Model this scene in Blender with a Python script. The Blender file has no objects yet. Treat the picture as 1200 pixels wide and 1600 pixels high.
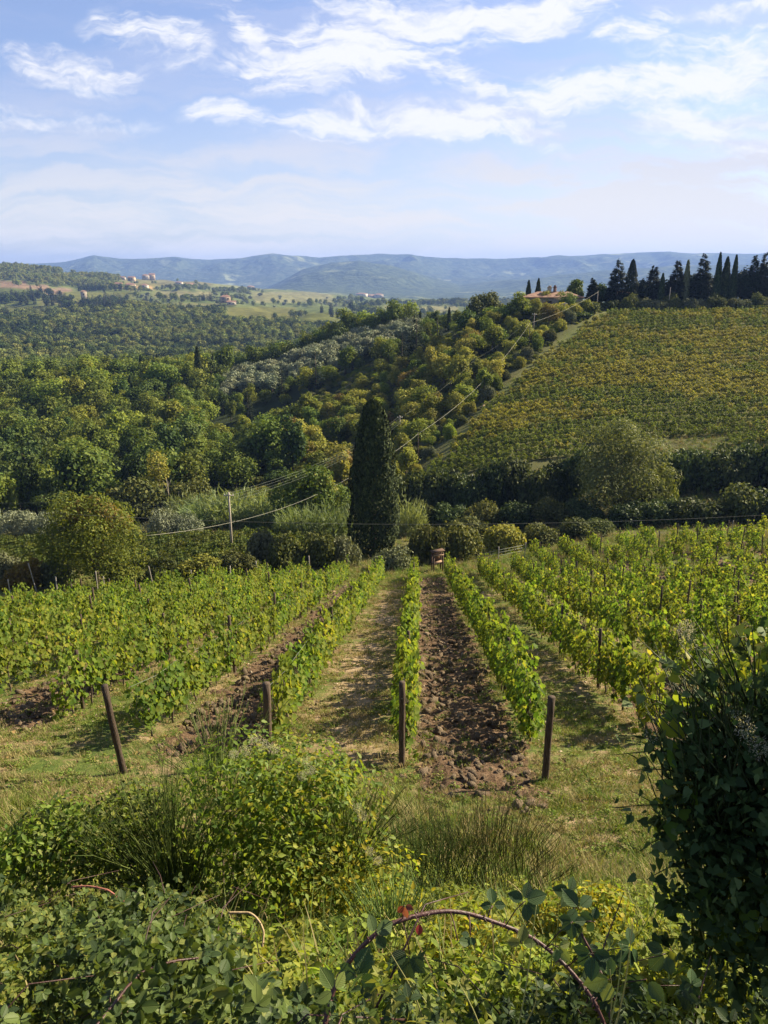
import bpy, math, random
import numpy as np
from mathutils import Vector

# ---------------------------------------------------------------- camera, world, sun, exposure
SC = bpy.context.scene
COL = SC.collection
PITCH = math.radians(17.1)
CP, SP = math.cos(PITCH), math.sin(PITCH)
cam_d = bpy.data.cameras.new('camera')
cam_d.sensor_fit = 'VERTICAL'; cam_d.sensor_height = 34.6; cam_d.lens = 34.6 * 1200 / 1600
cam_d.clip_start = 0.05; cam_d.clip_end = 40000
cam = bpy.data.objects.new('camera', cam_d); COL.objects.link(cam)
cam.location = (0, 0, 0); cam.rotation_euler = (math.pi / 2 - PITCH, 0, 0)
SC.camera = cam

SUN_AZ, SUN_EL = math.radians(63), math.radians(32)      # azimuth clockwise from +Y (view direction)
sun_d = bpy.data.lights.new('sun', 'SUN'); sun_d.energy = 5.0; sun_d.angle = math.radians(0.5)
sun_d.color = (1.0, 0.86, 0.62)
sun = bpy.data.objects.new('sun', sun_d); COL.objects.link(sun)
sdir = Vector((math.sin(SUN_AZ) * math.cos(SUN_EL), math.cos(SUN_AZ) * math.cos(SUN_EL), math.sin(SUN_EL)))
sun.rotation_euler = sdir.to_track_quat('Z', 'Y').to_euler()

SC.view_settings.view_transform = 'Standard'; SC.view_settings.look = 'None'
SC.view_settings.exposure = 1.5; SC.view_settings.gamma = 1.0
cy = SC.cycles
SC.render.engine = 'CYCLES'
cy.max_bounces = 6; cy.diffuse_bounces = 2; cy.glossy_bounces = 2; cy.transmission_bounces = 3
cy.transparent_max_bounces = 4; cy.volume_bounces = 0
cy.caustics_reflective = False; cy.caustics_refractive = False
cy.use_denoising = True
cy.sample_clamp_indirect = 4.0

class NT:
    """small helper round a node tree"""
    def __init__(s, tree): s.t = tree; s.n = tree.nodes; s.l = tree.links
    def node(s, typ, **kw):
        n = s.n.new(typ)
        for k, v in kw.items():
            if k.startswith('i_'):
                n.inputs[k[2:].replace('_', ' ')].default_value = v
            else: setattr(n, k, v)
        return n
    def link(s, a, b): s.l.new(a, b)
    def val(s, sock, x):
        if isinstance(x, (int, float, tuple, list)): sock.default_value = x
        else: s.l.new(x, sock)
    def math(s, op, a, b=None, c=None, clamp=False):
        n = s.n.new('ShaderNodeMath'); n.operation = op; n.use_clamp = clamp
        s.val(n.inputs[0], a)
        if b is not None: s.val(n.inputs[1], b)
        if c is not None: s.val(n.inputs[2], c)
        return n.outputs[0]
    def mix(s, f, a, b, blend='MIX'):
        n = s.n.new('ShaderNodeMix'); n.data_type = 'RGBA'; n.blend_type = blend
        s.val(n.inputs[0], f)
        for sock, x in ((n.inputs[6], a), (n.inputs[7], b)):
            if isinstance(x, (tuple, list)): sock.default_value = tuple(x)[:3] + (1,)
            else: s.l.new(x, sock)
        return n.outputs[2]
    def noise(s, vec, scale, detail=3, rough=.55, dist=0.0, out=0):
        n = s.n.new('ShaderNodeTexNoise'); n.inputs['Scale'].default_value = scale
        n.inputs['Detail'].default_value = detail; n.inputs['Roughness'].default_value = rough
        n.inputs['Distortion'].default_value = dist
        if vec is not None: s.l.new(vec, n.inputs['Vector'])
        return n.outputs[out]
    def ramp(s, fac, stops, interp='LINEAR'):
        n = s.n.new('ShaderNodeValToRGB'); n.color_ramp.interpolation = interp
        e = n.color_ramp.elements
        while len(e) < len(stops): e.new(0.5)
        for q, (p, c) in zip(e, stops):
            q.position = p; q.color = (tuple(c) + (1,))[:4] if isinstance(c, (tuple, list)) else (c, c, c, 1)
        s.l.new(fac, n.inputs[0]); return n.outputs[0]
    def smooth(s, x, a, b):
        n = s.n.new('ShaderNodeMapRange'); n.interpolation_type = 'SMOOTHSTEP'
        s.val(n.inputs[0], x); n.inputs[1].default_value = a; n.inputs[2].default_value = b
        return n.outputs[0]

def tpy(py):            # tangent of elevation (z / y) seen at photo row py
    v = (800 - py) / 1200.0
    return (-SP + v * CP) / (CP + v * SP)

W = bpy.data.worlds.new('World'); SC.world = W; W.use_nodes = True
def build_world():
    t = NT(W.node_tree); t.n.clear()
    out = t.node('ShaderNodeOutputWorld'); bg = t.node('ShaderNodeBackground')
    sky = t.node('ShaderNodeTexSky', sky_type='NISHITA', sun_disc=False)
    sky.sun_elevation = SUN_EL; sky.sun_rotation = SUN_AZ
    sky.altitude = 300; sky.air_density = 1.0; sky.dust_density = 1.2; sky.ozone_density = 2.0
    tc = t.node('ShaderNodeTexCoord'); sep = t.node('ShaderNodeSeparateXYZ'); t.link(tc.outputs['Generated'], sep.inputs[0])
    x, y, z = sep.outputs
    yy = t.math('MAXIMUM', t.math('ABSOLUTE', y), 0.15)
    a = t.math('DIVIDE', x, yy); e = t.math('DIVIDE', z, yy)        # direction as tangents
    cmb = t.node('ShaderNodeCombineXYZ'); t.link(a, cmb.inputs[0]); t.link(e, cmb.inputs[1]); p = cmb.outputs[0]
    # high cirrus as a layer seen in perspective
    zz = t.math('ADD', t.math('MAXIMUM', z, 0.0), 0.05)
    c2 = t.node('ShaderNodeCombineXYZ'); t.link(t.math('DIVIDE', x, zz), c2.inputs[0]); t.link(t.math('DIVIDE', y, zz), c2.inputs[1])
    lay = c2.outputs[0]
    warp = t.noise(p, 5.0, 5, .6, 0, 1)
    vm = t.node('ShaderNodeVectorMath', operation='MULTIPLY_ADD'); t.link(warp, vm.inputs[0]); vm.inputs[1].default_value = (.15, .085, 0); t.link(p, vm.inputs[2])
    pw = vm.outputs[0]
    mp = t.node('ShaderNodeMapping'); t.link(pw, mp.inputs[0]); mp.inputs['Rotation'].default_value = (0, 0, math.radians(16)); mp.inputs['Scale'].default_value = (7, 30, 1)
    wisp = t.noise(mp.outputs[0], 1.0, 7, .66, .7)
    mpf = t.node('ShaderNodeMapping'); t.link(pw, mpf.inputs[0]); mpf.inputs['Rotation'].default_value = (0, 0, math.radians(-20)); mpf.inputs['Scale'].default_value = (38, 100, 1)
    fine = t.noise(mpf.outputs[0], 1.0, 4, .6, .3)
    # cloud banks: (px, py, half width, half height, tilt deg, weight) in photo rows, as directions
    puffs = [(540, 85, 185, 48, 8, 1.0), (385, 55, 110, 26, -32, .9), (640, 30, 130, 40, -8, .95), (820, 25, 120, 26, 6, .8), (230, 70, 80, 32, -12, .7),
             (740, 130, 120, 18, -22, .75), (880, 150, 95, 30, 4, .85), (700, 195, 160, 24, -6, .95), (510, 200, 100, 18, 5, .75), (790, 195, 110, 14, -20, .6), (360, 185, 60, 16, -4, .7),
             (1120, 110, 150, 55, 8, .85), (1060, 185, 120, 34, -22, .85), (1150, 190, 130, 34, 10, .75), (990, 45, 80, 22, 14, .6), (120, 115, 100, 24, -10, .75), (80, 190, 150, 16, -2, .55), (1190, 10, 90, 14, 3, .7), (560, 172, 32, 12, -40, .6), (1150, 225, 160, 24, -6, .6), (930, 60, 45, 9, 12, .7), (840, 165, 60, 12, -30, .7), (665, 105, 45, 10, -48, .65), (450, 110, 90, 14, 10, .8)]
    tot = None
    for (px, py, hw, hh, rot, wgt) in puffs:
        e0 = tpy(py); v = (800 - py) / 1200; a0 = (px - 600) / 1200 / (CP + v * SP)
        m = t.node('ShaderNodeMapping', vector_type='TEXTURE'); t.link(pw, m.inputs[0])
        m.inputs['Location'].default_value = (a0 + .075, e0 + .0425, 0); m.inputs['Rotation'].default_value = (0, 0, math.radians(rot))
        m.inputs['Scale'].default_value = (hw / 1200 * 1.25, hh / 1200 * 1.25, 1)
        g = t.node('ShaderNodeTexGradient', gradient_type='SPHERICAL'); t.link(m.outputs[0], g.inputs[0])
        q = t.math('MULTIPLY', g.outputs['Fac'], wgt)
        tot = q if tot is None else t.math('MAXIMUM', tot, q)
    s1 = t.math('ADD', t.math('MULTIPLY', wisp, 2.1), t.math('MULTIPLY', fine, 1.0))
    dens = t.math('ADD', t.math('MULTIPLY', tot, .80), t.math('SUBTRACT', s1, 1.62))
    cl = t.math('MULTIPLY', t.smooth(dens, -.12, .62), t.smooth(tot, 0.0, .22))
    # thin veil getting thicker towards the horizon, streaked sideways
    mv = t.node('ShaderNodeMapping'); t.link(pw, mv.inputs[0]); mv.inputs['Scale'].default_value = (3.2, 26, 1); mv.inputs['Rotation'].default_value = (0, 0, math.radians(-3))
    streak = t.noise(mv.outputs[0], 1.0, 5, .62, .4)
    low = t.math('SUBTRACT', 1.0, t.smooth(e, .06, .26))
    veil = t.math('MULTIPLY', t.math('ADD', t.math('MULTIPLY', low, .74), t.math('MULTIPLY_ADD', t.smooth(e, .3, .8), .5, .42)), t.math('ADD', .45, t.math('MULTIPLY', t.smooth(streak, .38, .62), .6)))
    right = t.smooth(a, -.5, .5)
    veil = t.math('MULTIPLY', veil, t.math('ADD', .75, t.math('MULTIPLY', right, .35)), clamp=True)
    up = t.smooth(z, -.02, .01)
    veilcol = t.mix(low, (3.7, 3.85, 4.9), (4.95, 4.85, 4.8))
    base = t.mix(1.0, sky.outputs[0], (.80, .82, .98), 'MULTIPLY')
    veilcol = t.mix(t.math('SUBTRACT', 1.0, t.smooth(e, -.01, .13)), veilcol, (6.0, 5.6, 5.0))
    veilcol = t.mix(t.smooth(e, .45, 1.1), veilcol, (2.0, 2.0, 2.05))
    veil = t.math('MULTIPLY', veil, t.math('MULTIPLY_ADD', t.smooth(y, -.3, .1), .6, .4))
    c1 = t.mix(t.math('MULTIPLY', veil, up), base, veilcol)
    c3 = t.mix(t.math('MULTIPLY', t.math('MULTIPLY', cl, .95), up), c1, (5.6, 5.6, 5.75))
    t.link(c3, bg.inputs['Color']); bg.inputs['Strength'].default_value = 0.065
    t.link(bg.outputs[0], out.inputs['Surface'])
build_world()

# ---------------------------------------------------------------- helpers
R = np.random.default_rng(7)
def tag(o, label=None, cat=None, group=None, kind=None):
    if label: o['label'] = label
    if cat: o['category'] = cat
    if group: o['group'] = group
    if kind: o['kind'] = kind
    return o
def thing(name, label, cat, loc=(0, 0, 0), rz=0.0, group=None):
    o = bpy.data.objects.new(name, None); COL.objects.link(o); o.empty_display_size = .2
    o.location = loc; o.rotation_euler = (0, 0, rz); return tag(o, label, cat, group)
def put(name, mesh, parent=None, loc=(0, 0, 0), rot=(0, 0, 0), scl=(1, 1, 1)):
    o = bpy.data.objects.new(name, mesh); COL.objects.link(o)
    o.location = loc; o.rotation_euler = rot; o.scale = scl
    if parent: o.parent = parent
    return o
def nrm(v): return v / np.maximum(np.linalg.norm(v, axis=-1, keepdims=True), 1e-9)

def hash2(ix, iy, seed):
    h = (ix.astype(np.int64) * 374761393 + iy.astype(np.int64) * 668265263 + seed * 144269) & 0x7fffffff
    h = ((h ^ (h >> 13)) * 1274126177) & 0x7fffffff
    return ((h ^ (h >> 16)) & 0xffff) / 65535.0
def vnoise(x, y, seed=0):
    x = np.asarray(x, float); y = np.asarray(y, float)
    ix, iy = np.floor(x), np.floor(y); fx, fy = x - ix, y - iy
    fx = fx * fx * (3 - 2 * fx); fy = fy * fy * (3 - 2 * fy)
    a = hash2(ix, iy, seed); b = hash2(ix + 1, iy, seed); c = hash2(ix, iy + 1, seed); d = hash2(ix + 1, iy + 1, seed)
    return (a * (1 - fx) + b * fx) * (1 - fy) + (c * (1 - fx) + d * fx) * fy
def fbm(x, y, seed=0, oct=4, gain=.5):
    s = 0; amp = 1; tot = 0
    for i in range(oct):
        s = s + amp * vnoise(x * 2 ** i, y * 2 ** i, seed + i * 17); tot += amp; amp *= gain
    return s / tot
def sstep(x, a, b):
    t = np.clip((x - a) / (b - a), 0, 1); return t * t * (3 - 2 * t)

class Geo:
    """collects vertices and faces of one mesh"""
    def __init__(s): s.V = []; s.F = []; s.n = 0; s.UV = []; s.uv = False
    def add(s, V, F, mat=0, uv=None):
        V = np.asarray(V, float).reshape(-1, 3); F = np.asarray(F, int)
        s.V.append(V); s.F.append((F + s.n, mat, uv)); s.n += len(V)
        if uv is not None: s.uv = True
    def leaves(s, P, N, U, L, Wd, tmpl, mat=0, uv=False):
        """one leaf per row: P base, N normal, U length direction"""
        T, FT = tmpl; n = len(P); k = len(T)
        U = nrm(U - N * np.sum(U * N, 1, keepdims=True)); B = np.cross(N, U)
        L = np.broadcast_to(L, (n,)); Wd = np.broadcast_to(Wd, (n,))
        V = (P[:, None] + U[:, None] * (T[None, :, 0:1] * L[:, None, None]) + B[:, None] * (T[None, :, 1:2] * Wd[:, None, None])
             + N[:, None] * (T[None, :, 2:3] * L[:, None, None]))
        off = np.arange(n)[:, None] * k
        base = s.n; s.V.append(V.reshape(-1, 3)); s.n += n * k
        for f in FT:
            f = np.asarray(f); u = None
            if uv: s.uv = True; u = np.broadcast_to(T[f][None, :, :2], (n, len(f), 2)).reshape(-1, 2)
            s.F.append((base + off + f[None, :], mat, u))
    def tube(s, pts, rad, sides=6, mat=0, cap=True):
        pts = np.asarray(pts, float); m = len(pts); rad = np.broadcast_to(rad, (m,))
        d = np.gradient(pts, axis=0); d = nrm(d)
        ref = np.array([0, 0, 1.]) if abs(d[0, 2]) < .9 else np.array([1., 0, 0])
        A = nrm(np.cross(d, ref)); B = np.cross(d, A)
        th = np.linspace(0, 2 * np.pi, sides, endpoint=False)
        ring = pts[:, None] + rad[:, None, None] * (np.cos(th)[None, :, None] * A[:, None] + np.sin(th)[None, :, None] * B[:, None])
        i = np.arange(m - 1)[:, None] * sides; j = np.arange(sides)[None]; j2 = (j + 1) % sides
        F = np.stack([i + j, i + j2, i + sides + j2, i + sides + j], -1).reshape(-1, 4)
        s.add(ring.reshape(-1, 3), F, mat)
        if cap:
            b = s.n - m * sides
            s.F.append((np.array([[b + (m - 1) * sides + q for q in range(sides)]]), mat, None))
            s.F.append((np.array([[b + sides - 1 - q for q in range(sides)]]), mat, None))
    def box(s, c, d, mat=0, rz=0.0, jit=0.0, taper=1.0):
        c = np.asarray(c, float); d = np.asarray(d, float) / 2
        V = np.array([[x, y, z] for z in (-1, 1) for y in (-1, 1) for x in (-1, 1)], float)
        V[4:, :2] *= taper
        V = V * d
        cz, sz = math.cos(rz), math.sin(rz)
        V = np.stack([V[:, 0] * cz - V[:, 1] * sz, V[:, 0] * sz + V[:, 1] * cz, V[:, 2]], 1) + c
        s.add(V, [[0, 2, 3, 1], [4, 5, 7, 6], [0, 1, 5, 4], [2, 6, 7, 3], [0, 4, 6, 2], [1, 3, 7, 5]], mat)
    def mesh(s, name, mats, smooth=False):
        V = np.concatenate(s.V) if s.V else np.zeros((0, 3))
        me = bpy.data.meshes.new(name); me.vertices.add(len(V)); me.vertices.foreach_set('co', V.astype(np.float32).ravel())
        loops = np.concatenate([f.ravel() for f, _, _ in s.F]); cnt = np.concatenate([np.full(f.shape[0], f.shape[1]) for f, _, _ in s.F])
        mi = np.concatenate([np.full(f.shape[0], m) for f, m, _ in s.F])
        me.loops.add(len(loops)); me.loops.foreach_set('vertex_index', loops.astype(np.int32))
        me.polygons.add(len(cnt)); st = np.zeros(len(cnt), int); st[1:] = np.cumsum(cnt)[:-1]
        me.polygons.foreach_set('loop_start', st.astype(np.int32))
        me.polygons.foreach_set('material_index', mi.astype(np.int32))
        if smooth: me.polygons.foreach_set('use_smooth', np.ones(len(cnt), bool))
        if s.uv:
            uv = np.concatenate([(u if u is not None else np.zeros((f.size, 2))) for f, _, u in s.F])
            lay = me.uv_layers.new(name='leaf'); lay.data.foreach_set('uv', uv.astype(np.float32).ravel())
        for m in (mats if isinstance(mats, (list, tuple)) else [mats]): me.materials.append(m)
        me.update(calc_edges=True); me.validate(); return me

# leaf outlines: columns along, across, out of plane (all in leaf lengths / widths)
T_DIA = (np.array([(0, 0, 0), (.45, .5, .10), (1, 0, 0), (.5, -.5, .06)], float), [(0, 3, 2, 1)])
T_CLUMP = (np.array([(0, .1, 0), (.18, -.42, .1), (.62, -.5, .02), (1, -.12, -.06), (.8, .4, .08), (.3, .5, -.05)], float), [(0, 1, 2, 3, 4, 5)])
T_LEAF = (np.array([(0, 0, 0), (.18, .34, .07), (.45, .46, .08), (.76, .22, .0), (1.08, 0, -.10), (.76, -.22, 0), (.45, -.46, .08), (.18, -.34, .07), (.5, 0, 0)], float),
          [(0, 8, 2, 1), (8, 4, 3, 2), (0, 7, 6, 8), (8, 6, 5, 4)])
T_BLADE = (np.array([(0, -.5, 0), (0, .5, 0), (.5, .4, .03), (.5, -.4, .03), (.85, .2, .14), (.85, -.2, .14), (1, 0, .24)], float), [(0, 3, 2, 1), (3, 5, 4, 2), (5, 6, 4)])
T_STEM = (np.array([(0, -.5, 0), (0, .5, 0), (1, .3, 0), (1, -.3, 0)], float), [(0, 3, 2, 1)])
_g = [(0, 0), (-.12, .22), (.02, .5), (.24, .36), (.40, .52), (.62, .44), (.66, .22), (1, 0)]
T_GRAPE = (np.array([(a, b, .12 * abs(b) - .10 * a * a) for a, b in _g] + [(a, -b, .12 * abs(b) - .10 * a * a) for a, b in _g[1:-1]], float),
           [(7, 6, 5, 4, 3, 2, 1, 0), (0, 8, 9, 10, 11, 12, 13, 7)])
_b = [(0, 0), (.06, .2), (.16, .30), (.18, .38), (.32, .42), (.36, .50), (.52, .46), (.56, .50), (.70, .36), (.74, .36), (.88, .15), (1, 0)]
_nb = len(_b)
T_BRAM = (np.array([(a, b, .16 * abs(b) - .14 * a * a) for a, b in _b] + [(a, -b, .16 * abs(b) - .14 * a * a) for a, b in _b[1:-1]] + [(.35, 0, -.03), (.7, 0, -.08)], float),
          [(0, 22, 4, 3, 2, 1), (22, 23, 8, 7, 6, 5, 4), (23, 11, 10, 9, 8),
           (0, 12, 13, 14, 15, 22), (22, 15, 16, 17, 18, 19, 23), (23, 19, 20, 21, 11)])
_i = [(0, 0), (-.10, .25), (.05, .50), (.30, .46), (.55, .34), (.80, .16), (1, 0)]
T_IVY = (np.array([(a, b, .14 * abs(b) - .16 * a * a) for a, b in _i] + [(a, -b, .14 * abs(b) - .16 * a * a) for a, b in _i[1:-1]] + [(.4, 0, -.03)], float),
         [(0, 12, 3, 2, 1), (12, 6, 5, 4, 3), (0, 7, 8, 9, 12), (12, 9, 10, 11, 6)])

# ---------------------------------------------------------------- materials
def new_mat(name):
    m = bpy.data.materials.new(name); m.use_nodes = True; t = NT(m.node_tree); t.n.clear()
    out = t.node('ShaderNodeOutputMaterial'); return m, t, out
def leaf_mat(name, cols, trans=.35, rough=.5, spec=.3, tcol=1.5, vary=.22, veins=False, hue=.02):
    """cols: colours of single leaves, spread by a random number per leaf; the whole plant shifts a little too"""
    m, t, out = new_mat(name)
    g = t.node('ShaderNodeNewGeometry'); oi = t.node('ShaderNodeObjectInfo')
    n = len(cols); col = t.ramp(g.outputs['Random Per Island'], [(i / max(n - 1, 1), c) for i, c in enumerate(cols)])
    hsv = t.node('ShaderNodeHueSaturation'); t.link(col, hsv.inputs['Color'])
    t.link(t.math('MULTIPLY_ADD', oi.outputs['Random'], vary * 2, 1 - vary), hsv.inputs['Value'])
    wn = t.node('ShaderNodeTexWhiteNoise', noise_dimensions='1D'); t.link(oi.outputs['Random'], wn.inputs['W'])
    t.link(t.math('MULTIPLY_ADD', wn.outputs['Value'], hue * 2, .5 - hue), hsv.inputs['Hue'])
    col = hsv.outputs[0]; bump = None
    if veins:
        uv = t.node('ShaderNodeUVMap', uv_map='leaf'); sp = t.node('ShaderNodeSeparateXYZ'); t.link(uv.outputs[0], sp.inputs[0])
        ab = t.math('ABSOLUTE', sp.outputs[1])
        wv = t.math('SINE', t.math('MULTIPLY', t.math('SUBTRACT', sp.outputs[0], t.math('MULTIPLY', ab, .75)), 52.0))
        side = t.smooth(wv, .72, 1.0); mid = t.math('SUBTRACT', 1.0, t.smooth(ab, .0, .04))
        vein = t.math('MAXIMUM', t.math('MULTIPLY', side, .55), mid)
        col = t.mix(t.math('MULTIPLY', vein, .45), col, (.15, .19, .07))
        b = t.node('ShaderNodeBump', invert=True); b.inputs['Strength'].default_value = .7; b.inputs['Distance'].default_value = .004
        t.link(vein, b.inputs['Height']); bump = b.outputs[0]
    p = t.node('ShaderNodeBsdfPrincipled'); t.link(col, p.inputs['Base Color'])
    p.inputs['Roughness'].default_value = min(rough + .08, .8); p.inputs['Specular IOR Level'].default_value = spec * .45
    tr = t.node('ShaderNodeBsdfTranslucent')
    t.link(t.mix(1.0, col, (tcol * 1.05, tcol, tcol * .45), 'MULTIPLY'), tr.inputs['Color'])
    if bump: t.link(bump, p.inputs['Normal'])
    mx = t.node('ShaderNodeMixShader'); mx.inputs[0].default_value = trans
    t.link(p.outputs[0], mx.inputs[1]); t.link(tr.outputs[0], mx.inputs[2]); t.link(mx.outputs[0], out.inputs['Surface'])
    return m
def plain_mat(name, c1, c2, scale=6.0, rough=.85, bump=.3, spec=.2, stretch=(1, 1, 1), detail=5, dist=.02):
    m, t, out = new_mat(name)
    tc = t.node('ShaderNodeTexCoord'); mp = t.node('ShaderNodeMapping'); t.link(tc.outputs['Object'], mp.inputs[0]); mp.inputs['Scale'].default_value = stretch
    oi = t.node('ShaderNodeObjectInfo')
    f = t.noise(mp.outputs[0], scale, detail, .65); col = t.mix(t.smooth(f, .3, .7), c1, c2)
    hsv = t.node('ShaderNodeHueSaturation'); t.link(col, hsv.inputs['Color']); t.link(t.math('MULTIPLY_ADD', oi.outputs['Random'], .5, .75), hsv.inputs['Value'])
    p = t.node('ShaderNodeBsdfPrincipled'); t.link(hsv.outputs[0], p.inputs['Base Color']); p.inputs['Roughness'].default_value = rough; p.inputs['Specular IOR Level'].default_value = spec
    b = t.node('ShaderNodeBump'); b.inputs['Strength'].default_value = bump; b.inputs['Distance'].default_value = dist
    t.link(f, b.inputs['Height']); t.link(b.outputs[0], p.inputs['Normal'])
    t.link(p.outputs[0], out.inputs['Surface']); return m

M = {}
M['vine'] = leaf_mat('vine leaves', [(.05, .09, .015), (.085, .135, .02), (.125, .175, .026), (.165, .205, .032), (.11, .16, .024), (.14, .18, .03), (.25, .24, .04)], .48, .5, .15, 1.6, .18)
M['vine_hill'] = leaf_mat('hillside vine leaves', [(0.092, 0.121, 0.021), (0.184, 0.190, 0.034), (0.253, 0.236, 0.048), (0.276, 0.247, 0.053), (0.184, 0.196, 0.034)], .40, .55, .2, 1.3, .30, hue=.010)
M['oak_dark'] = leaf_mat('dark oak leaves', [(0.033, 0.057, 0.015), (0.061, 0.094, 0.024), (0.100, 0.136, 0.032)], .22, .55, .2, 1.4, .3)
M['oak'] = leaf_mat('oak leaves', [(0.063, 0.098, 0.020), (0.115, 0.155, 0.030), (0.178, 0.207, 0.040)], .28, .55, .2, 1.4, .28)
M['light'] = leaf_mat('light green leaves', [(0.099, 0.138, 0.024), (0.176, 0.215, 0.039), (0.242, 0.264, 0.050)], .35, .55, .2, 1.4, .25)
M['autumn'] = leaf_mat('yellowing leaves', [(0.149, 0.172, 0.034), (0.241, 0.247, 0.053), (0.310, 0.287, 0.067), (0.196, 0.218, 0.044)], .35, .6, .2, 1.2, .25, hue=.012)
M['rust'] = leaf_mat('rusty leaves', [(.13, .11, .035), (.20, .15, .045), (.23, .165, .055), (.17, .15, .042)], .35, .6, .2, 1.1, .22, hue=.012)
M['far_dark'] = leaf_mat('far dark wood', [(.04, .062, .022), (.075, .10, .034)], .2, .7, .1, 1.2, .3)
M['far_mid'] = leaf_mat('far green wood', [(0.100, 0.131, 0.042), (0.168, 0.194, 0.063)], .25, .7, .1, 1.2, .3)
M['far_light'] = leaf_mat('far pale wood', [(.15, .175, .055), (.23, .25, .085)], .25, .7, .1, 1.2, .25)
M['olive'] = leaf_mat('olive leaves', [(.12, .14, .08), (.20, .22, .135), (.28, .30, .20)], .15, .5, .3, 1.1, .22)
M['grove'] = leaf_mat('silvery olive grove leaves', [(.13, .155, .085), (.20, .225, .135), (.27, .295, .19)], .12, .5, .3, 1.1, .15)
M['fallen'] = leaf_mat('fallen leaves', [(.16, .10, .045), (.22, .16, .06), (.11, .075, .04), (.24, .20, .09)], .1, .7, .2, 1.0, .1)
M['scrub'] = leaf_mat('scrub leaves', [(.045, .062, .02), (.09, .105, .033), (.145, .15, .05)], .25, .6, .2, 1.2, .3)
M['greyscrub'] = leaf_mat('grey scrub leaves', [(.085, .10, .045), (.145, .16, .085), (.20, .21, .12)], .2, .6, .2, 1.1, .25)
M['vine_hill_green'] = leaf_mat('greener hillside vine leaves', [(0.084, 0.120, 0.024), (0.138, 0.174, 0.036), (0.192, 0.216, 0.043)], .38, .55, .2, 1.3, .25, hue=.008)
M['vine_dull'] = leaf_mat('dull vine leaves', [(.06, .085, .02), (.105, .13, .032), (.15, .17, .045)], .3, .6, .2, 1.3, .25)
M['ivydark'] = leaf_mat('ivy and bramble bank leaves', [(0.027, 0.045, 0.015), (0.058, 0.083, 0.026), (0.106, 0.134, 0.045)], .2, .5, .25, 1.2, .3)
M['reed'] = leaf_mat('reed leaves', [(.10, .14, .05), (.16, .20, .08), (.20, .24, .11)], .35, .5, .3, 1.2, .2)
M['cypress'] = leaf_mat('cypress foliage', [(0.014, 0.025, 0.010), (0.025, 0.041, 0.015), (0.039, 0.060, 0.021), (0.075, 0.098, 0.034)], .08, .6, .2, 1.2, .15)
M['conifer'] = leaf_mat('conifer needles', [(.010, .020, .012), (.020, .034, .017), (.034, .05, .022)], .08, .6, .2, 1.1, .25)
M['willow'] = leaf_mat('willow leaves', [(0.077, 0.105, 0.033), (0.138, 0.165, 0.055), (0.198, 0.220, 0.083)], .28, .55, .25, 1.2, .15)
M['walnut'] = leaf_mat('walnut leaves', [(.055, .08, .016), (.10, .13, .024), (.15, .185, .032), (.13, .16, .027), (.19, .19, .036)], .35, .55, .25, 1.3, .06, hue=.004)
M['walnut_top'] = leaf_mat('browned walnut leaves', [(.14, .12, .03), (.20, .155, .045), (.24, .17, .06)], .35, .55, .25, 1.1, .06, hue=.004)
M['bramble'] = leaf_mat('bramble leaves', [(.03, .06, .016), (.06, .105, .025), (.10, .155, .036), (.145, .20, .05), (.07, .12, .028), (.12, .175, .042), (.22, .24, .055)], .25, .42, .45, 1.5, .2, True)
M['bramble_lit'] = leaf_mat('bramble leaves painted sunlit', [(.10, .16, .03), (.15, .20, .036), (.20, .24, .045), (.27, .27, .06), (.12, .16, .035)], .35, .45, .4, 1.4, .1, True)  # yellower copy of the bramble leaves, sunlight put into the colour
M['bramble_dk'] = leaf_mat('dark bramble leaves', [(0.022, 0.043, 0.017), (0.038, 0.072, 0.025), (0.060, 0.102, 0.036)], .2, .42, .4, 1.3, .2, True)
M['clematis'] = leaf_mat('clematis leaves', [(0.077, 0.127, 0.022), (0.143, 0.198, 0.033), (0.220, 0.264, 0.046), (0.121, 0.171, 0.026), (0.308, 0.308, 0.050)], .48, .45, .4, 1.5, .12)
M['yellowleaf'] = leaf_mat('yellow leaves', [(.15, .17, .022), (.25, .23, .03), (.33, .27, .03), (.18, .19, .03)], .42, .5, .3, 1.3, .12)
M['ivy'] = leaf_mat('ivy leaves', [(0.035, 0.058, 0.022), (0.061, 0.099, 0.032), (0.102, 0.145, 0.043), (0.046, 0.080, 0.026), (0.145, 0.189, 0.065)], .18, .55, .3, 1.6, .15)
M['ivylight'] = leaf_mat('climber leaves painted sunlit', [(.12, .19, .03), (.18, .24, .035), (.26, .26, .03)], .5, .4, .4, 1.5, .12)  # pale copy of the ivy leaves, sunlight put into the colour
M['broom'] = leaf_mat('broom stems', [(.075, .115, .03), (.11, .16, .042), (.15, .195, .055)], .15, .5, .3, 1.2, .15)
M['broomdk'] = leaf_mat('dark broom stems', [(.03, .042, .016), (.05, .065, .022), (.08, .09, .03)], .1, .5, .3, 1.2, .15)
M['grass'] = leaf_mat('grass blades', [(.075, .13, .02), (.12, .18, .028), (.17, .21, .04), (.22, .22, .07)], .3, .55, .25, 1.3, .25)
M['drygrass'] = leaf_mat('dry grass blades', [(.20, .17, .08), (.30, .25, .12), (.38, .31, .16), (.22, .21, .08)], .25, .6, .2, 1.1, .2)
M['straw'] = leaf_mat('pale stalks', [(.26, .30, .10), (.36, .36, .16)], .3, .5, .3, 1.1, .1)
M['fluff'] = leaf_mat('clematis seed fluff', [(.44, .43, .33), (.58, .56, .46), (.34, .35, .25)], .45, .8, .1, 1.0, .08)
M['redleaf'] = leaf_mat('reddened leaf', [(.22, .035, .02), (.30, .06, .03), (.18, .05, .05)], .4, .4, .4, 1.2, .1, True)
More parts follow.
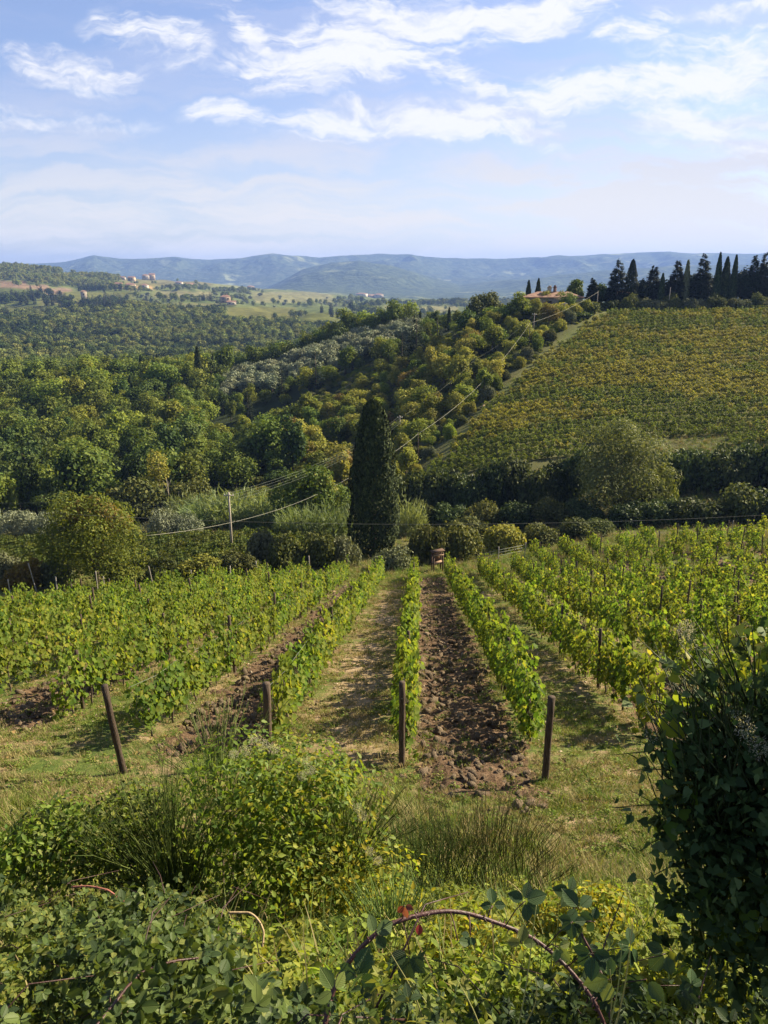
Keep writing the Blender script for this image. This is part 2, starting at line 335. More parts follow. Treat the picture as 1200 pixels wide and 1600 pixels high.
M['bark'] = plain_mat('bark', (.06, .045, .032), (.13, .105, .08), 9, stretch=(3, 3, .6))
M['palebark'] = plain_mat('pale bark', (.16, .14, .10), (.28, .25, .19), 9, stretch=(3, 3, .6))
M['post'] = plain_mat('old post wood', (.028, .02, .015), (.12, .088, .065), 16, stretch=(5, 5, .3), bump=1.0)  # wood darkened, the shade of the facing sides put into its colour
M['palepost'] = plain_mat('pale post', (.22, .20, .17), (.36, .33, .29), 14, stretch=(3, 3, .4))
M['pole'] = plain_mat('utility pole', (.24, .21, .17), (.34, .30, .25), 10, stretch=(3, 3, .3))
M['cable'] = plain_mat('pale cable', (.28, .28, .22), (.38, .37, .31), 3, .6)
M['wire'] = plain_mat('line wire', (.12, .14, .11), (.18, .20, .16), 3, .5)
M['stake'] = plain_mat('white stake', (.6, .6, .56), (.75, .75, .7), 8)
M['rustwood'] = plain_mat('reddish stand wood', (.075, .045, .03), (.14, .09, .06), 12, stretch=(4, 4, .5))
M['plank'] = plain_mat('sawn plank', (.26, .17, .11), (.40, .28, .19), 12, stretch=(1, 4, 4))
M['cane'] = plain_mat('bramble cane', (.035, .018, .016), (.085, .035, .030), 30, .5, spec=.4)
M['redcane'] = plain_mat('red bramble cane', (.30, .10, .07), (.40, .17, .11), 30, .5, spec=.4)
M['drycane'] = plain_mat('dry cane', (.30, .22, .12), (.42, .32, .19), 30)
M['stone'] = plain_mat('rubble stone wall', (.22, .18, .13), (.42, .36, .28), 5, bump=.6)
M['plaster'] = plain_mat('pale plaster', (.36, .31, .25), (.46, .41, .34), 2)
M['ochreplaster'] = plain_mat('ochre plaster', (.30, .23, .15), (.40, .31, .21), 2)
M['glass'] = plain_mat('dark window', (.02, .022, .025), (.035, .038, .04), 2, .15, spec=.5)
M['shutter'] = plain_mat('brown shutter', (.09, .05, .03), (.13, .08, .05), 5)
M['clod'] = plain_mat('soil clods', (.045, .033, .022), (.215, .166, .115), 5, .95, .8, spec=.1, dist=.05)
M['palestone'] = plain_mat('pale field stones', (.26, .21, .15), (.44, .37, .28), 6, .9, .5)
def roof_mat():
    m, t, out = new_mat('terracotta tiles')
    tc = t.node('ShaderNodeTexCoord'); wv = t.node('ShaderNodeTexWave', wave_type='BANDS', bands_direction='X'); wv.inputs['Scale'].default_value = 1.1
    t.link(tc.outputs['Object'], wv.inputs[0]); f = t.noise(tc.outputs['Object'], 1.1, 5, .7)
    col = t.ramp(f, [(.3, (.09, .05, .036)), (.45, (.19, .095, .06)), (.6, (.26, .15, .10)), (.75, (.30, .23, .16))])
    p = t.node('ShaderNodeBsdfPrincipled'); t.link(col, p.inputs['Base Color']); p.inputs['Roughness'].default_value = .85
    b = t.node('ShaderNodeBump'); b.inputs['Strength'].default_value = .6; b.inputs['Distance'].default_value = .08; t.link(wv.outputs[0], b.inputs['Height']); t.link(b.outputs[0], p.inputs['Normal'])
    t.link(p.outputs[0], out.inputs['Surface']); return m
M['tiles'] = roof_mat()
# ---------------------------------------------------------------- terrain
ROW_A = math.radians(2.7); ROW0 = -0.27; ROWS = 2.8          # vine row heading, first row, spacing
def rc(x, y): return x * math.cos(ROW_A) - y * math.sin(ROW_A), x * math.sin(ROW_A) + y * math.cos(ROW_A)   # across, along
def rxy(w, q): return w * math.cos(ROW_A) + q * math.sin(ROW_A), -w * math.sin(ROW_A) + q * math.cos(ROW_A)

def pchip(xs, ys, q):
    xs = np.asarray(xs, float); ys = np.asarray(ys, float); h = np.diff(xs); d = np.diff(ys) / h
    m = np.zeros(len(xs)); m[0] = d[0]; m[-1] = d[-1]
    for i in range(1, len(xs) - 1):
        if d[i - 1] * d[i] > 0: m[i] = 2 * d[i - 1] * d[i] / (d[i - 1] + d[i])
    q = np.clip(q, xs[0], xs[-1]); k = np.clip(np.searchsorted(xs, q) - 1, 0, len(h) - 1)
    t = (q - xs[k]) / h[k]; t2 = t * t; t3 = t2 * t
    return ys[k] * (2 * t3 - 3 * t2 + 1) + h[k] * m[k] * (t3 - 2 * t2 + t) + ys[k + 1] * (3 * t2 - 2 * t3) + h[k] * m[k + 1] * (t3 - t2)

FAR = 3600.0
TAB = {   # photo column at eye height : distance along the view, ground height under the eye
    -450: [(48, -21.8), (55, -24.0), (62, -26), (80, -29.5), (95, -32.5), (140, -41), (200, -46), (450, -50), (750, -55), (1000, -30), (1500, 0), (1900, 35), (2600, 0), (FAR, -100)],
    0: [(48, -21.8), (55, -24.0), (62, -26.2), (80, -29.5), (95, -32.5), (115, -37), (140, -41), (200, -45), (285, -43), (340, -51), (430, -58), (600, -64), (750, -61), (900, -55), (1200, -43), (1500, -26), (1800, 5), (2000, 22), (2200, 24), (2700, -30), (FAR, -110)],
    200: [(48, -21.3), (55, -23.6), (62, -25.8), (80, -29.5), (95, -32.5), (115, -36.5), (140, -40), (200, -43), (285, -42), (340, -51), (430, -58), (600, -65), (750, -62), (900, -55), (1200, -46), (1600, -29), (2000, -18), (2400, -10), (2800, -2), (3000, -8), (FAR, -70)],
    400: [(48, -20.5), (55, -22.8), (62, -25), (75, -28), (95, -32), (115, -36), (140, -39), (200, -40), (235, -37), (262, -34.5), (300, -36), (345, -46), (450, -56), (600, -65), (800, -61), (1000, -57), (1200, -53), (1500, -55), (2000, -52), (2500, -47), (3000, -46), (FAR, -60)],
    600: [(48, -20.5), (55, -22.8), (62, -25), (75, -27.8), (90, -31), (110, -34), (130, -36), (160, -35), (200, -30), (240, -23), (285, -19.5), (340, -32), (420, -52), (600, -64), (900, -66), (1500, -66), (2500, -78), (FAR, -105)],
    700: [(48, -20.5), (55, -22.7), (62, -24.9), (75, -27.6), (90, -31), (104, -32.3), (108.5, -29.3), (112, -28.3), (130, -25.4), (160, -24.6), (190, -21.5), (220, -18), (285, -17), (340, -32), (450, -54), (600, -64), (900, -66), (1500, -68), (2500, -80), (FAR, -108)],
    800: [(48, -20.4), (55, -22.4), (62, -24.5), (75, -27.3), (90, -31), (103, -32.3), (108.5, -28.8), (112, -27.8), (130, -24.4), (150, -20.8), (180, -14.6), (200, -9.5), (215, -8.2), (240, -9), (300, -22), (450, -50), (600, -64), (900, -66), (1500, -68), (2500, -80), (FAR, -110)],
    1000: [(48, -19.9), (55, -21.9), (62, -23.7), (75, -26), (82, -27.6), (95, -29.8), (106, -28.6), (112, -27), (130, -23.6), (150, -19.8), (180, -14), (200, -9.2), (215, -7.8), (260, -8.4), (350, -30), (500, -55), (900, -66), (1500, -68), (2500, -80), (FAR, -110)],
    1200: [(48, -19.3), (55, -21), (65, -23.2), (78, -26), (86, -28), (95, -29), (106, -28), (112, -26.8), (130, -23.2), (150, -19.4), (180, -13.6), (200, -8.9), (230, -7.2), (300, -14), (400, -32), (600, -60), (900, -66), (1500, -68), (2500, -80), (FAR, -110)],
    1600: [(48, -18.5), (55, -20), (65, -22), (78, -25), (95, -28), (112, -26), (150, -18.6), (200, -8.5), (230, -7), (300, -12), (500, -50), (900, -66), (1500, -68), (2500, -80), (FAR, -110)],
}
_ks = sorted(TAB); _sc = np.array([(k - 600) / 1200 / 1.04 for k in _ks])
_lg = np.linspace(math.log(48), math.log(FAR), 700)
_cols = np.array([pchip(np.log([a for a, _ in TAB[k]]), [b for _, b in TAB[k]], _lg) for k in _ks])
_sg = np.linspace(_sc[0], _sc[-1], 260)
_tab = np.array([np.interp(_sg, _sc, _cols[:, j]) for j in range(len(_lg))]).T
_k = np.exp(-.5 * (np.arange(-24, 25) / 9.0) ** 2); _k /= _k.sum()
_tab = np.array([np.convolve(np.pad(_tab[:, j], 24, mode='edge'), _k, mode='valid') for j in range(_tab.shape[1])]).T
BANK = ([-8, -1, 0, .7, 1.5, 3, 5, 7, 8.6, 11, 14], [-1.62, -1.62, -1.66, -1.85, -2.45, -3.75, -5.35, -6.95, -7.9, -8.66, -9.62])
def near_z(x, y):
    z = np.where(y < 13, pchip(*BANK, y), -9.3 - .32 * (y - 13))
    return z + sstep(x, 10, 34) * sstep(y, 25, 60) * 1.6 - sstep(-x, 5, 26) * sstep(y, 18, 44) * 1.3
def ground_z(x, y):
    x = np.asarray(x, float); y = np.asarray(y, float); x, y = np.broadcast_arrays(x, y)
    yy = np.maximum(y, 20.0); s = np.clip(x / yy, _sg[0], _sg[-1]); lg = np.clip(np.log(yy), _lg[0], _lg[-1] - 1e-6)
    i = (s - _sg[0]) / (_sg[1] - _sg[0]); j = (lg - _lg[0]) / (_lg[1] - _lg[0])
    i0 = np.clip(i.astype(int), 0, len(_sg) - 2); j0 = np.clip(j.astype(int), 0, len(_lg) - 2); fi = i - i0; fj = j - j0
    far = (_tab[i0, j0] * (1 - fi) + _tab[i0 + 1, j0] * fi) * (1 - fj) + (_tab[i0, j0 + 1] * (1 - fi) + _tab[i0 + 1, j0 + 1] * fi) * fj
    z = near_z(x, y) * (1 - sstep(y, 50, 62)) + far * sstep(y, 50, 62)
    rough = (fbm(x * .7, y * .7, 3, 3) - .5) * .22 * sstep(y, 4, 9) * (1 - sstep(y, 70, 100))
    hills = (fbm(x / 90, y / 90, 5, 4) - .5) * np.clip((y - 130) / 600, 0, 1) * 26 * (1 - sstep(x / yy, -.12, .0) * (1 - sstep(y, 250, 420)))
    return z + rough + hills
def gz(x, y): return float(ground_z(np.array([x]), np.array([y]))[0])
def at(px, D, dz=0.0):
    """ground point seen in photo column px at distance D along the view"""
    x = 0.0
    for _ in range(6):
        z = gz(x, D); x = (px - 600) / 1200 * (D * CP - z * SP)
    return x, D, gz(x, D) + dz
def px_of(x, y, z):
    dep = y * CP - z * SP; return 600 + 1200 * x / dep, 800 - 1200 * (y * SP + z * CP) / dep
def h_of(pix, D, z): return pix / 1200 * (D * CP - z * SP) / CP       # real height of so many photo pixels

# path along the left edge of the hillside vineyard, photo column by distance
def path_px(D): return np.interp(D, [100, 112, 122, 135, 150, 170, 185, 200, 215], [590, 618, 668, 724, 776, 835, 880, 928, 955])
def path_x(D): return (path_px(D) - 600) / 1200 * (D * CP + 0.2 * D * SP * .7)
# where vine rows begin and end
def row_start(k): return {0: 13.9, 1: 14.4, -1: 14.6, -2: 14.6, 2: 15.2}.get(k, 16.5 + .12 * abs(k + 3) if k < 0 else 15.5)
def row_end(k): return 60.5 + 1.9 * (k + 1) if k < -1 else {-1: 60.5, 0: 61, 1: 61.5, 2: 62, 3: 63}.get(k, min(70 + (k - 4) * .9, 74))

FIELDS = [  # far clearings without trees: photo box of the ground seen, colour
    ((196, 440, 240, 453), (0.370, 0.252, 0.122)), ((355, 480, 462, 503), (0.111, 0.112, 0.036)), ((470, 488, 555, 510), (0.096, 0.105, 0.032)),
    ((100, 415, 146, 430), (0.222, 0.189, 0.065)), ((190, 428, 330, 447), (0.148, 0.140, 0.065)), ((330, 432, 450, 452), (0.163, 0.175, 0.079)),
    ((0, 439, 40, 451), (0.200, 0.140, 0.101)), ((36, 445, 75, 455), (0.200, 0.140, 0.101)), ((70, 450, 112, 460), (0.200, 0.140, 0.101)), ((600, 478, 715, 490), (0.200, 0.189, 0.086)), ((470, 447, 590, 456), (0.163, 0.161, 0.086)), ((400, 440, 520, 447), (0.185, 0.168, 0.101)), ((60, 468, 150, 476), (0.126, 0.126, 0.054)), ((240, 455, 330, 467), (0.163, 0.154, 0.079)), ((265, 474, 345, 482), (0.133, 0.133, 0.058)), ((395, 456, 520, 473), (0.163, 0.161, 0.079)), ((0, 478, 70, 486), (0.096, 0.105, 0.043)), ((100, 456, 210, 470), (0.118, 0.126, 0.043)), ((0, 452, 60, 462), (0.074, 0.091, 0.029))]
def cover(x, y, z):
    """albedo of the ground away from the vineyard (vectorised)"""
    px, py = px_of(x, y, z)
    n = fbm(x / 9, y / 9, 11, 4)[..., None]; n2 = fbm(x / 60, y / 60, 12, 4)[..., None]
    base = np.array([.075, .085, .028]) * (1 - n) + np.array([.15, .14, .055]) * n
    wood = np.array([.035, .05, .018])
    f = sstep(y, 95, 125)[..., None]
    c = base * (1 - f) + wood * f
    # hillside vineyard and its path
    hill = (sstep(y, 107, 110) * (1 - sstep(y, 200, 206)) * sstep(x - path_x(y), -4, -2))[..., None]
    c = c * (1 - hill) + (np.array([.09, .11, .035]) * (1 - n) + np.array([.15, .14, .06]) * n) * hill
    pth = (sstep(x - path_x(y), -1.5, .5) * (1 - sstep(x - path_x(y), 2.4, 3.6)) * sstep(y, 108, 112) * (1 - sstep(y, 206, 212)))[..., None]
    c = c * (1 - pth) + (np.array([.10, .14, .035]) * (1 - n) + np.array([.21, .20, .085]) * n) * pth
    # green meadow round the far end of the rows
    mead = (sstep(y, 54, 60) * (1 - sstep(y, 70, 76)))[..., None]
    c = c * (1 - mead) + (np.array([.10, .16, .03]) * (1 - n) + np.array([.19, .20, .065]) * n) * mead
    far = sstep(y, 700, 1400)[..., None]
    c = c * (1 - far) + (np.array([.06, .085, .03]) * (1 - n2) + np.array([.15, .17, .07]) * n2) * far
    for (x0, y0, x1, y1), col in FIELDS:
        j = (fbm(x / 40, y / 40, 21, 3) - .5) * 9
        m = (sstep(px + j, x0 - 3, x0 + 3) * (1 - sstep(px + j, x1 - 3, x1 + 3)) * sstep(py + j * .2, y0 - 1, y0 + 1) * (1 - sstep(py + j * .2, y1 - 1, y1 + 1)) * sstep(y, 700, 800) * (y > 0))[..., None]
        c = c * (1 - m) + np.array(col) * m
    return c
def soil_mask(x, y):
    w, q = rc(x, y); k = (w - ROW0) / ROWS
    ph = np.mod(k, 2.0); edge = (fbm(x * 1.6, y * 1.6, 31, 4) - .5) * .75
    strip = sstep(ph + edge * .5, .06, .16) * (1 - sstep(ph + edge * .5, .85, .96))
    lo = np.where(k < -2.6, 15.2, np.where(k < -.5, 13.6, 11.2)) + edge * 3; hi = np.where(k < -.5, np.interp(k, [-12, -1], [39.0, 58.5]), np.where(k < 3.5, 61.0, 71.0))
    return strip * sstep(q, lo - .5, lo + .5) * (1 - sstep(q, hi - 2, hi + 1)) * (y > 5)

def dryness(x, y):
    """how worn and straw covered a lane is"""
    w, q = rc(x, y); k = (w - ROW0) / ROWS; wheel = np.exp(-((np.mod(k, 1) - .5) / .28) ** 2)
    lane = np.where((k > -1) & (k < 0), .13, np.where((k > 1) & (k < 2), .03, -.02))
    return (lane * wheel + (fbm(x * .45, y * .45, 34, 3) - .5) * .22) * sstep(q, 9, 13) * (1 - sstep(q, 50, 58)) - .05 * (q > 50)
def terrain_mesh(name, az, rr, mat, near=False):
    A, Rr = np.meshgrid(az, rr); X = Rr * np.sin(A); Y = Rr * np.cos(A)
    Z = ground_z(X, Y); ab = np.abs(A)
    back = np.where(np.minimum(Y, 3) < 0, 1.0, 0.0)
    Z = np.where(Y < 0, -1.62 + (fbm(X * .8, Y * .8, 2, 3) - .5) * .05, Z)
    so = soil_mask(X, Y)
    if near: Z = Z + so * ((fbm(X * 3.3, Y * 3.3, 41, 3) - .5) * .26)
    C = cover(X, Y, Z)
    n, m = X.shape
    g = Geo(); idx = np.arange(n * m).reshape(n, m)
    F = np.stack([idx[:-1, :-1], idx[:-1, 1:], idx[1:, 1:], idx[1:, :-1]], -1).reshape(-1, 4)
    # keep faces upward
    g.add(np.stack([X, Y, Z], -1).reshape(-1, 3), F[:, ::-1])
    me = g.mesh(name, mat, smooth=True)
    at_ = me.color_attributes.new('cover', 'FLOAT_COLOR', 'POINT')
    at_.data.foreach_set('color', np.concatenate([C.reshape(-1, 3), so.reshape(-1, 1)], 1).astype(np.float32).ravel())
    dr = me.attributes.new('dry', 'FLOAT', 'POINT'); dr.data.foreach_set('value', dryness(X, Y).astype(np.float32).ravel())
    return me
def ground_mat():
    m, t, out = new_mat('ground cover'); at_ = t.node('ShaderNodeAttribute', attribute_name='cover'); geo = t.node('ShaderNodeNewGeometry'); pos = geo.outputs['Position']
    n1 = t.noise(pos, .9, 6, .68); n2 = t.noise(pos, 7.0, 6, .7); n3 = t.noise(pos, .22, 4, .6); n4 = t.noise(pos, 26.0, 3, .7)
    soil = t.ramp(t.math('ADD', t.math('MULTIPLY', n2, .6), t.math('MULTIPLY', n4, .4)), [(.36, (.03, .019, .012)), (.47, (.085, .054, .032)), (.58, (.17, .112, .068)), (.70, (.30, .22, .145))])
    sp = t.node('ShaderNodeSeparateXYZ'); t.link(pos, sp.inputs[0])
    d = t.math('SUBTRACT', 1.0, t.smooth(sp.outputs[1], 56, 66))
    grassy = t.ramp(t.math('ADD', t.node('ShaderNodeAttribute', attribute_name='dry').outputs['Fac'], t.math('ADD', t.math('MULTIPLY', n1, .65), t.math('MULTIPLY', n2, .35))), [(.36, (.055, .085, .018)), (.46, (.10, .125, .03)), (.54, (.20, .155, .08)), (.64, (.34, .25, .155)), (.78, (.44, .34, .23))])
    bright = t.mix(t.math('MULTIPLY', t.smooth(n4, .35, .7), .5), (.6, .6, .6), (1.25, 1.25, 1.2))
    far = t.mix(1.0, at_.outputs['Color'], bright, 'MULTIPLY')
    hum_shade = t.math('SUBTRACT', 1.0, t.smooth(t.math('ADD', sp.outputs[1], t.math('MULTIPLY', n1, 3.0)), 5.5, 9.0)); grassy = t.mix(hum_shade, grassy, t.mix(n2, (.018, .014, .010), (.06, .05, .03)))  # dark humus under the brambles, painting in the shade of the leaf gaps
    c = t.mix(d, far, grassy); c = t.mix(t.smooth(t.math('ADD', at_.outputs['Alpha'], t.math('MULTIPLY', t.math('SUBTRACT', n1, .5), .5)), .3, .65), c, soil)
    p = t.node('ShaderNodeBsdfPrincipled'); t.link(c, p.inputs['Base Color']); p.inputs['Roughness'].default_value = .95; p.inputs['Specular IOR Level'].default_value = .1
    b = t.node('ShaderNodeBump'); b.inputs['Strength'].default_value = .9; b.inputs['Distance'].default_value = .07; t.link(t.math('ADD', n2, t.math('MULTIPLY', n4, .5)), b.inputs['Height']); t.link(b.outputs[0], p.inputs['Normal'])
    t.link(p.outputs[0], out.inputs['Surface']); return m
def hills_mat():
    m, t, out = new_mat('far hills'); at_ = t.node('ShaderNodeAttribute', attribute_name='cover'); geo = t.node('ShaderNodeNewGeometry'); pos = geo.outputs['Position']
    n = t.noise(pos, .06, 5, .7); n2 = t.noise(pos, .012, 4, .6)
    c = t.mix(1.0, at_.outputs['Color'], t.mix(t.smooth(n, .3, .7), (.7, .72, .7), (1.3, 1.28, 1.2)), 'MULTIPLY')
    p = t.node('ShaderNodeBsdfDiffuse'); t.link(c, p.inputs['Color']); t.link(p.outputs[0], out.inputs['Surface']); return m
def mountain_mat():
    m, t, out = new_mat('wooded mountains'); geo = t.node('ShaderNodeNewGeometry'); pos = geo.outputs['Position']
    n = t.noise(pos, .0035, 6, .62, .3); n2 = t.noise(pos, .02, 5, .7); n3 = t.noise(pos, .0012, 4, .55)
    wood = t.mix(t.smooth(n2, .3, .7), (.03, .045, .022), (.10, .125, .06))
    c = t.mix(t.math('MULTIPLY', t.smooth(n, .56, .66), t.smooth(n3, .42, .6)), wood, (.28, .30, .14))
    p = t.node('ShaderNodeBsdfDiffuse'); t.link(c, p.inputs['Color'])
    b = t.node('ShaderNodeBump'); b.inputs['Strength'].default_value = .8; b.inputs['Distance'].default_value = 30; t.link(n2, b.inputs['Height']); t.link(b.outputs[0], p.inputs['Normal'])
    t.link(p.outputs[0], out.inputs['Surface']); return m

_dense = np.radians(np.linspace(-36, 36, 640))
_side = np.radians(np.linspace(36, 180, 50))[1:]
_azn = np.concatenate([-_side[::-1], _dense, _side])
_rn = np.concatenate([np.linspace(.05, .9, 6), np.geomspace(1.0, 78, 440), np.geomspace(79, 330, 110)])
_sidef = np.radians(np.linspace(36, 70, 12))[1:]
_azf = np.concatenate([-_sidef[::-1], np.radians(np.linspace(-36, 36, 420)), _sidef])
tag(put('ground', terrain_mesh('ground', _azn, _rn, ground_mat(), True)), kind='structure')
tag(put('hills', terrain_mesh('hills', _azf, np.geomspace(330, 3600, 170), hills_mat())), kind='structure')

def mountains():
    az = np.radians(np.linspace(-60, 60, 900)); D = np.concatenate([np.linspace(3600, 11500, 230)])
    A, DD = np.meshgrid(az, D); X = DD * np.tan(A); Y = DD
    px = 600 + X / Y * 1200 * 1.045
    def prof(pts): return np.interp(px, [a for a, _ in pts], [tpy(b) for _, b in pts])
    far = prof([(-900, 404), (-200, 412), (60, 412), (105, 408), (150, 399), (190, 405), (230, 404), (275, 401), (330, 406), (380, 404), (425, 397), (500, 404), (590, 396), (640, 399), (700, 405), (790, 406), (870, 402), (960, 398), (1040, 396), (1120, 397), (1200, 398), (1450, 392), (2200, 402)]) * 8600
    mid = prof([(-900, 475), (300, 478), (400, 458), (440, 440), (475, 424), (520, 415), (560, 413), (610, 419), (660, 432), (720, 446), (800, 436), (880, 430), (960, 424), (1100, 418), (1300, 412), (2200, 420)]) * 6000
    n = fbm(X / 900, Y / 900, 61, 5); rid = 1 - np.abs(2 * fbm(X / 700, Y / 1500, 63, 5) - 1)
    sl = pchip([3600, 4500, 5400, 6000, 6800, 11500], [0, .15, .7, 1, .35, 0], Y.ravel()).reshape(Y.shape)
    sf = pchip([3600, 6000, 7200, 8600, 10000, 11500], [0, .02, .45, 1, .5, 0], Y.ravel()).reshape(Y.shape)
    base = ground_z(X / Y * 3600, np.full_like(Y, 3600.0)); base = base * (1 - sstep(Y, 3600, 5200)) - 105 * sstep(Y, 3600, 5200)
    r1 = (mid + 105) * sl * (1 + (rid - .72) * 1.7 * np.clip(1 - np.abs(sl - .55) * 1.6, 0.05, 1)); r2 = (far + 105) * sf * (1 + (rid - .72) * 1.7 * np.clip(1 - np.abs(sf - .5) * 1.9, 0.04, 1))
    Z = base + np.maximum(r1, r2) + (n - .5) * 30 * np.clip((Y - 3700) / 900, 0, 1)
    g = Geo(); nn, mm = X.shape; idx = np.arange(nn * mm).reshape(nn, mm)
    F = np.stack([idx[:-1, :-1], idx[:-1, 1:], idx[1:, 1:], idx[1:, :-1]], -1).reshape(-1, 4)
    g.add(np.stack([X, Y, Z], -1).reshape(-1, 3), F); return g.mesh('mountains', mountain_mat(), smooth=True)
tag(put('mountains', mountains()), kind='structure')

def haze():
    g = Geo(); g.box((0, 4700, 65), (26000, 15000, 430))
    m, t, out = new_mat('haze'); v = t.node('ShaderNodeVolumePrincipled'); v.inputs['Color'].default_value = (.28, .46, 1.0, 1)
    v.inputs['Density'].default_value = 9.5e-5; v.inputs['Anisotropy'].default_value = 0.1
    t.link(v.outputs[0], out.inputs['Volume']); tag(put('haze', g.mesh('haze', m)), kind='stuff')
haze()
# ---------------------------------------------------------------- plant prototypes (meshes)
def rvec(n, rng=R): return nrm(rng.normal(size=(n, 3)))
def lobes_crown(geo, rng, lobes, n, size, tmpl=T_CLUMP, mat=0, up=.25, jit=.75, inner=.25, droop=0.0, aspect=.75, fuzz=.10):
    """leaves over the surfaces of overlapping lobes (x, y, z, r, squash)"""
    lobes = np.asarray(lobes, float); w = lobes[:, 3] ** 2; w /= w.sum()
    li = rng.choice(len(lobes), n, p=w); d = rvec(n, rng); d[:, 2] = np.where((d[:, 2] < -.3) & (rng.random(n) < .5), -d[:, 2], d[:, 2])
    rad = lobes[li, 3] * np.where(rng.random(n) < inner, rng.uniform(.3, .9, n), rng.normal(1, fuzz, n))
    P = lobes[li, :3] + d * rad[:, None] * np.stack([np.ones(n), np.ones(n), lobes[li, 4]], 1)
    # drop leaves deep inside another lobe
    dist = np.linalg.norm((P[:, None] - lobes[None, :, :3]) / np.stack([np.ones(len(lobes)), np.ones(len(lobes)), lobes[:, 4]], 1)[None], axis=2) / lobes[None, :, 3]
    keep = (dist.min(1) > .45) | (rng.random(n) < .3)
    P, d = P[keep], d[keep]; n = len(P)
    N = nrm(d + rvec(n, rng) * jit + np.array([0, 0, up])); U = rvec(n, rng) * .8 + d * .4; U[:, 2] -= droop
    L = size * rng.uniform(.65, 1.35, n); geo.leaves(P - U * 0, N, U, L, L * aspect, tmpl, mat)
def round_lobes(rng, h, r, base, n=12, lr=.45):
    """lobes filling a rounded crown from height base to h with radius r"""
    out = []; cz = (h + base) / 2; hz = (h - base) / 2
    for i in range(n):
        d = rvec(1, rng)[0]; q = rng.uniform(.35, .85) if i else 0
        s = r * lr * rng.uniform(.55, 1.25); out.append((d[0] * r * q, d[1] * r * q, cz + d[2] * hz * q, s, min(1.1, hz / r)))
    return out
def trunk(geo, rng, h, r, lean=.05, limbs=4, spread=1.5, top=None, mat=0, sides=7):
    top = top or h; a = rng.uniform(0, 6.28); n = 6
    z = np.linspace(-.3, h, n); off = np.cumsum(rng.normal(0, lean * h / n, (n, 2)), 0); off[0] = 0; off[1] *= .2
    pts = np.stack([off[:, 0], off[:, 1], z], 1); geo.tube(pts, np.linspace(r * 1.25, r * .6, n), sides, mat)
    for i in range(limbs):
        t = rng.uniform(.45, .95); b = pts[int(t * (n - 1))]; th = a + i * 6.28 / max(limbs, 1) + rng.uniform(-.4, .4)
        e = b + np.array([math.cos(th) * spread, math.sin(th) * spread, (top - b[2]) * rng.uniform(.5, .9)])
        mid = (b + e) / 2 + rng.normal(0, .12 * spread, 3); geo.tube(np.array([b, mid, e]), [r * .5, r * .33, r * .12], 5, mat)

def tree_mesh(kind, seed, leaf, h=9.0, r=4.0, n=1300, size=.55, bark='bark', lowpoly=False):
    rng = np.random.default_rng(seed); g = Geo()
    if kind == 'round':
        lobes_crown(g, rng, round_lobes(rng, h, r, h * .12, 19, .42), n, size, fuzz=.18)
        trunk(g, rng, h * .6, .028 * h, limbs=4, spread=r * .5, top=h * .8, mat=1)
    elif kind == 'tall':
        lobes_crown(g, rng, round_lobes(rng, h, r * .72, h * .12, 18, .46), n, size, fuzz=.18)
        trunk(g, rng, h * .65, .024 * h, limbs=4, spread=r * .35, top=h * .85, mat=1)
    elif kind == 'conifer':
        m = n; nb = 190; bt = rng.random(nb) ** .75; bth = rng.uniform(0, 6.28, nb); bl = rng.uniform(.6, 1.12, nb); bi = rng.choice(nb, m, p=(bt + .12) / (bt + .12).sum()); tier = np.clip(bt[bi], .01, 1); z = h * (.04 + .96 * (1 - tier)); q_ = rng.uniform(.08, 1, m) ** .6; th = bth[bi] + rng.normal(0, .26, m); z = z + rng.normal(0, h * .014, m)
        rr = r * np.minimum(tier ** .8, .55 + .6 * (1 - tier)) * q_ * bl[bi] * 1.1
        P = np.stack([np.cos(th) * rr, np.sin(th) * rr, z + rr * .12 - .05 * rr ** 2], 1)
        U = np.stack([np.cos(th), np.sin(th), rng.normal(.25, .45, m)], 1); N = nrm(np.stack([np.cos(th) * .3, np.sin(th) * .3, np.ones(m)], 1) + rvec(m, rng) * .5)
        g.leaves(P, N, U, size * rng.uniform(.7, 1.4, m), size * .5, T_DIA, 0); g.tube([(0, 0, -.3), (0, 0, h * .5), (0, 0, h * .97)], [h * .022, h * .014, .02], 6, 1)
    elif kind == 'column':
        m = n; t = rng.random(m); prof = np.minimum(1, (t / .12) ** .5) * np.clip((1 - t) / .75, 0, 1) ** .55
        th = rng.uniform(0, 6.28, m); rr = r * prof * rng.uniform(.72, 1.05, m) * (1 + .12 * np.sin(th * 4 + t * 22))
        P = np.stack([np.cos(th) * rr, np.sin(th) * rr, h * (.03 + .97 * t)], 1)
        U = np.stack([np.cos(th) * .35, np.sin(th) * .35, np.ones(m)], 1) + rvec(m, rng) * .25; N = nrm(np.stack([np.cos(th), np.sin(th), .2 * np.ones(m)], 1) + rvec(m, rng) * .45)
        g.leaves(P, N, U, size * rng.uniform(.7, 1.4, m), size * .5, T_DIA, 0); g.tube([(0, 0, -.3), (0, 0, h * .5), (0, 0, h * .93)], [h * .016, h * .01, .02], 6, 1)
    return g
def bush_geo(seed, rx, h, n, size, tmpl=T_CLUMP, lobes=9, mat=0, aspect=.75, jit=.8, ry=None):
    rng = np.random.default_rng(seed); g = Geo(); ry = ry or rx; L = []
    for i in range(lobes):
        a = rng.uniform(0, 6.28); q = math.sqrt(rng.random()) * .62; s = rng.uniform(.34, .52) * min(rx, h)
        L.append((math.cos(a) * rx * q, math.sin(a) * ry * q, max(s * .55, h * rng.uniform(.25, .95) * (1 - q * .55) - s * .5), s, .95))
    lobes_crown(g, rng, L, n, size, tmpl, mat, jit=jit, aspect=aspect); return g
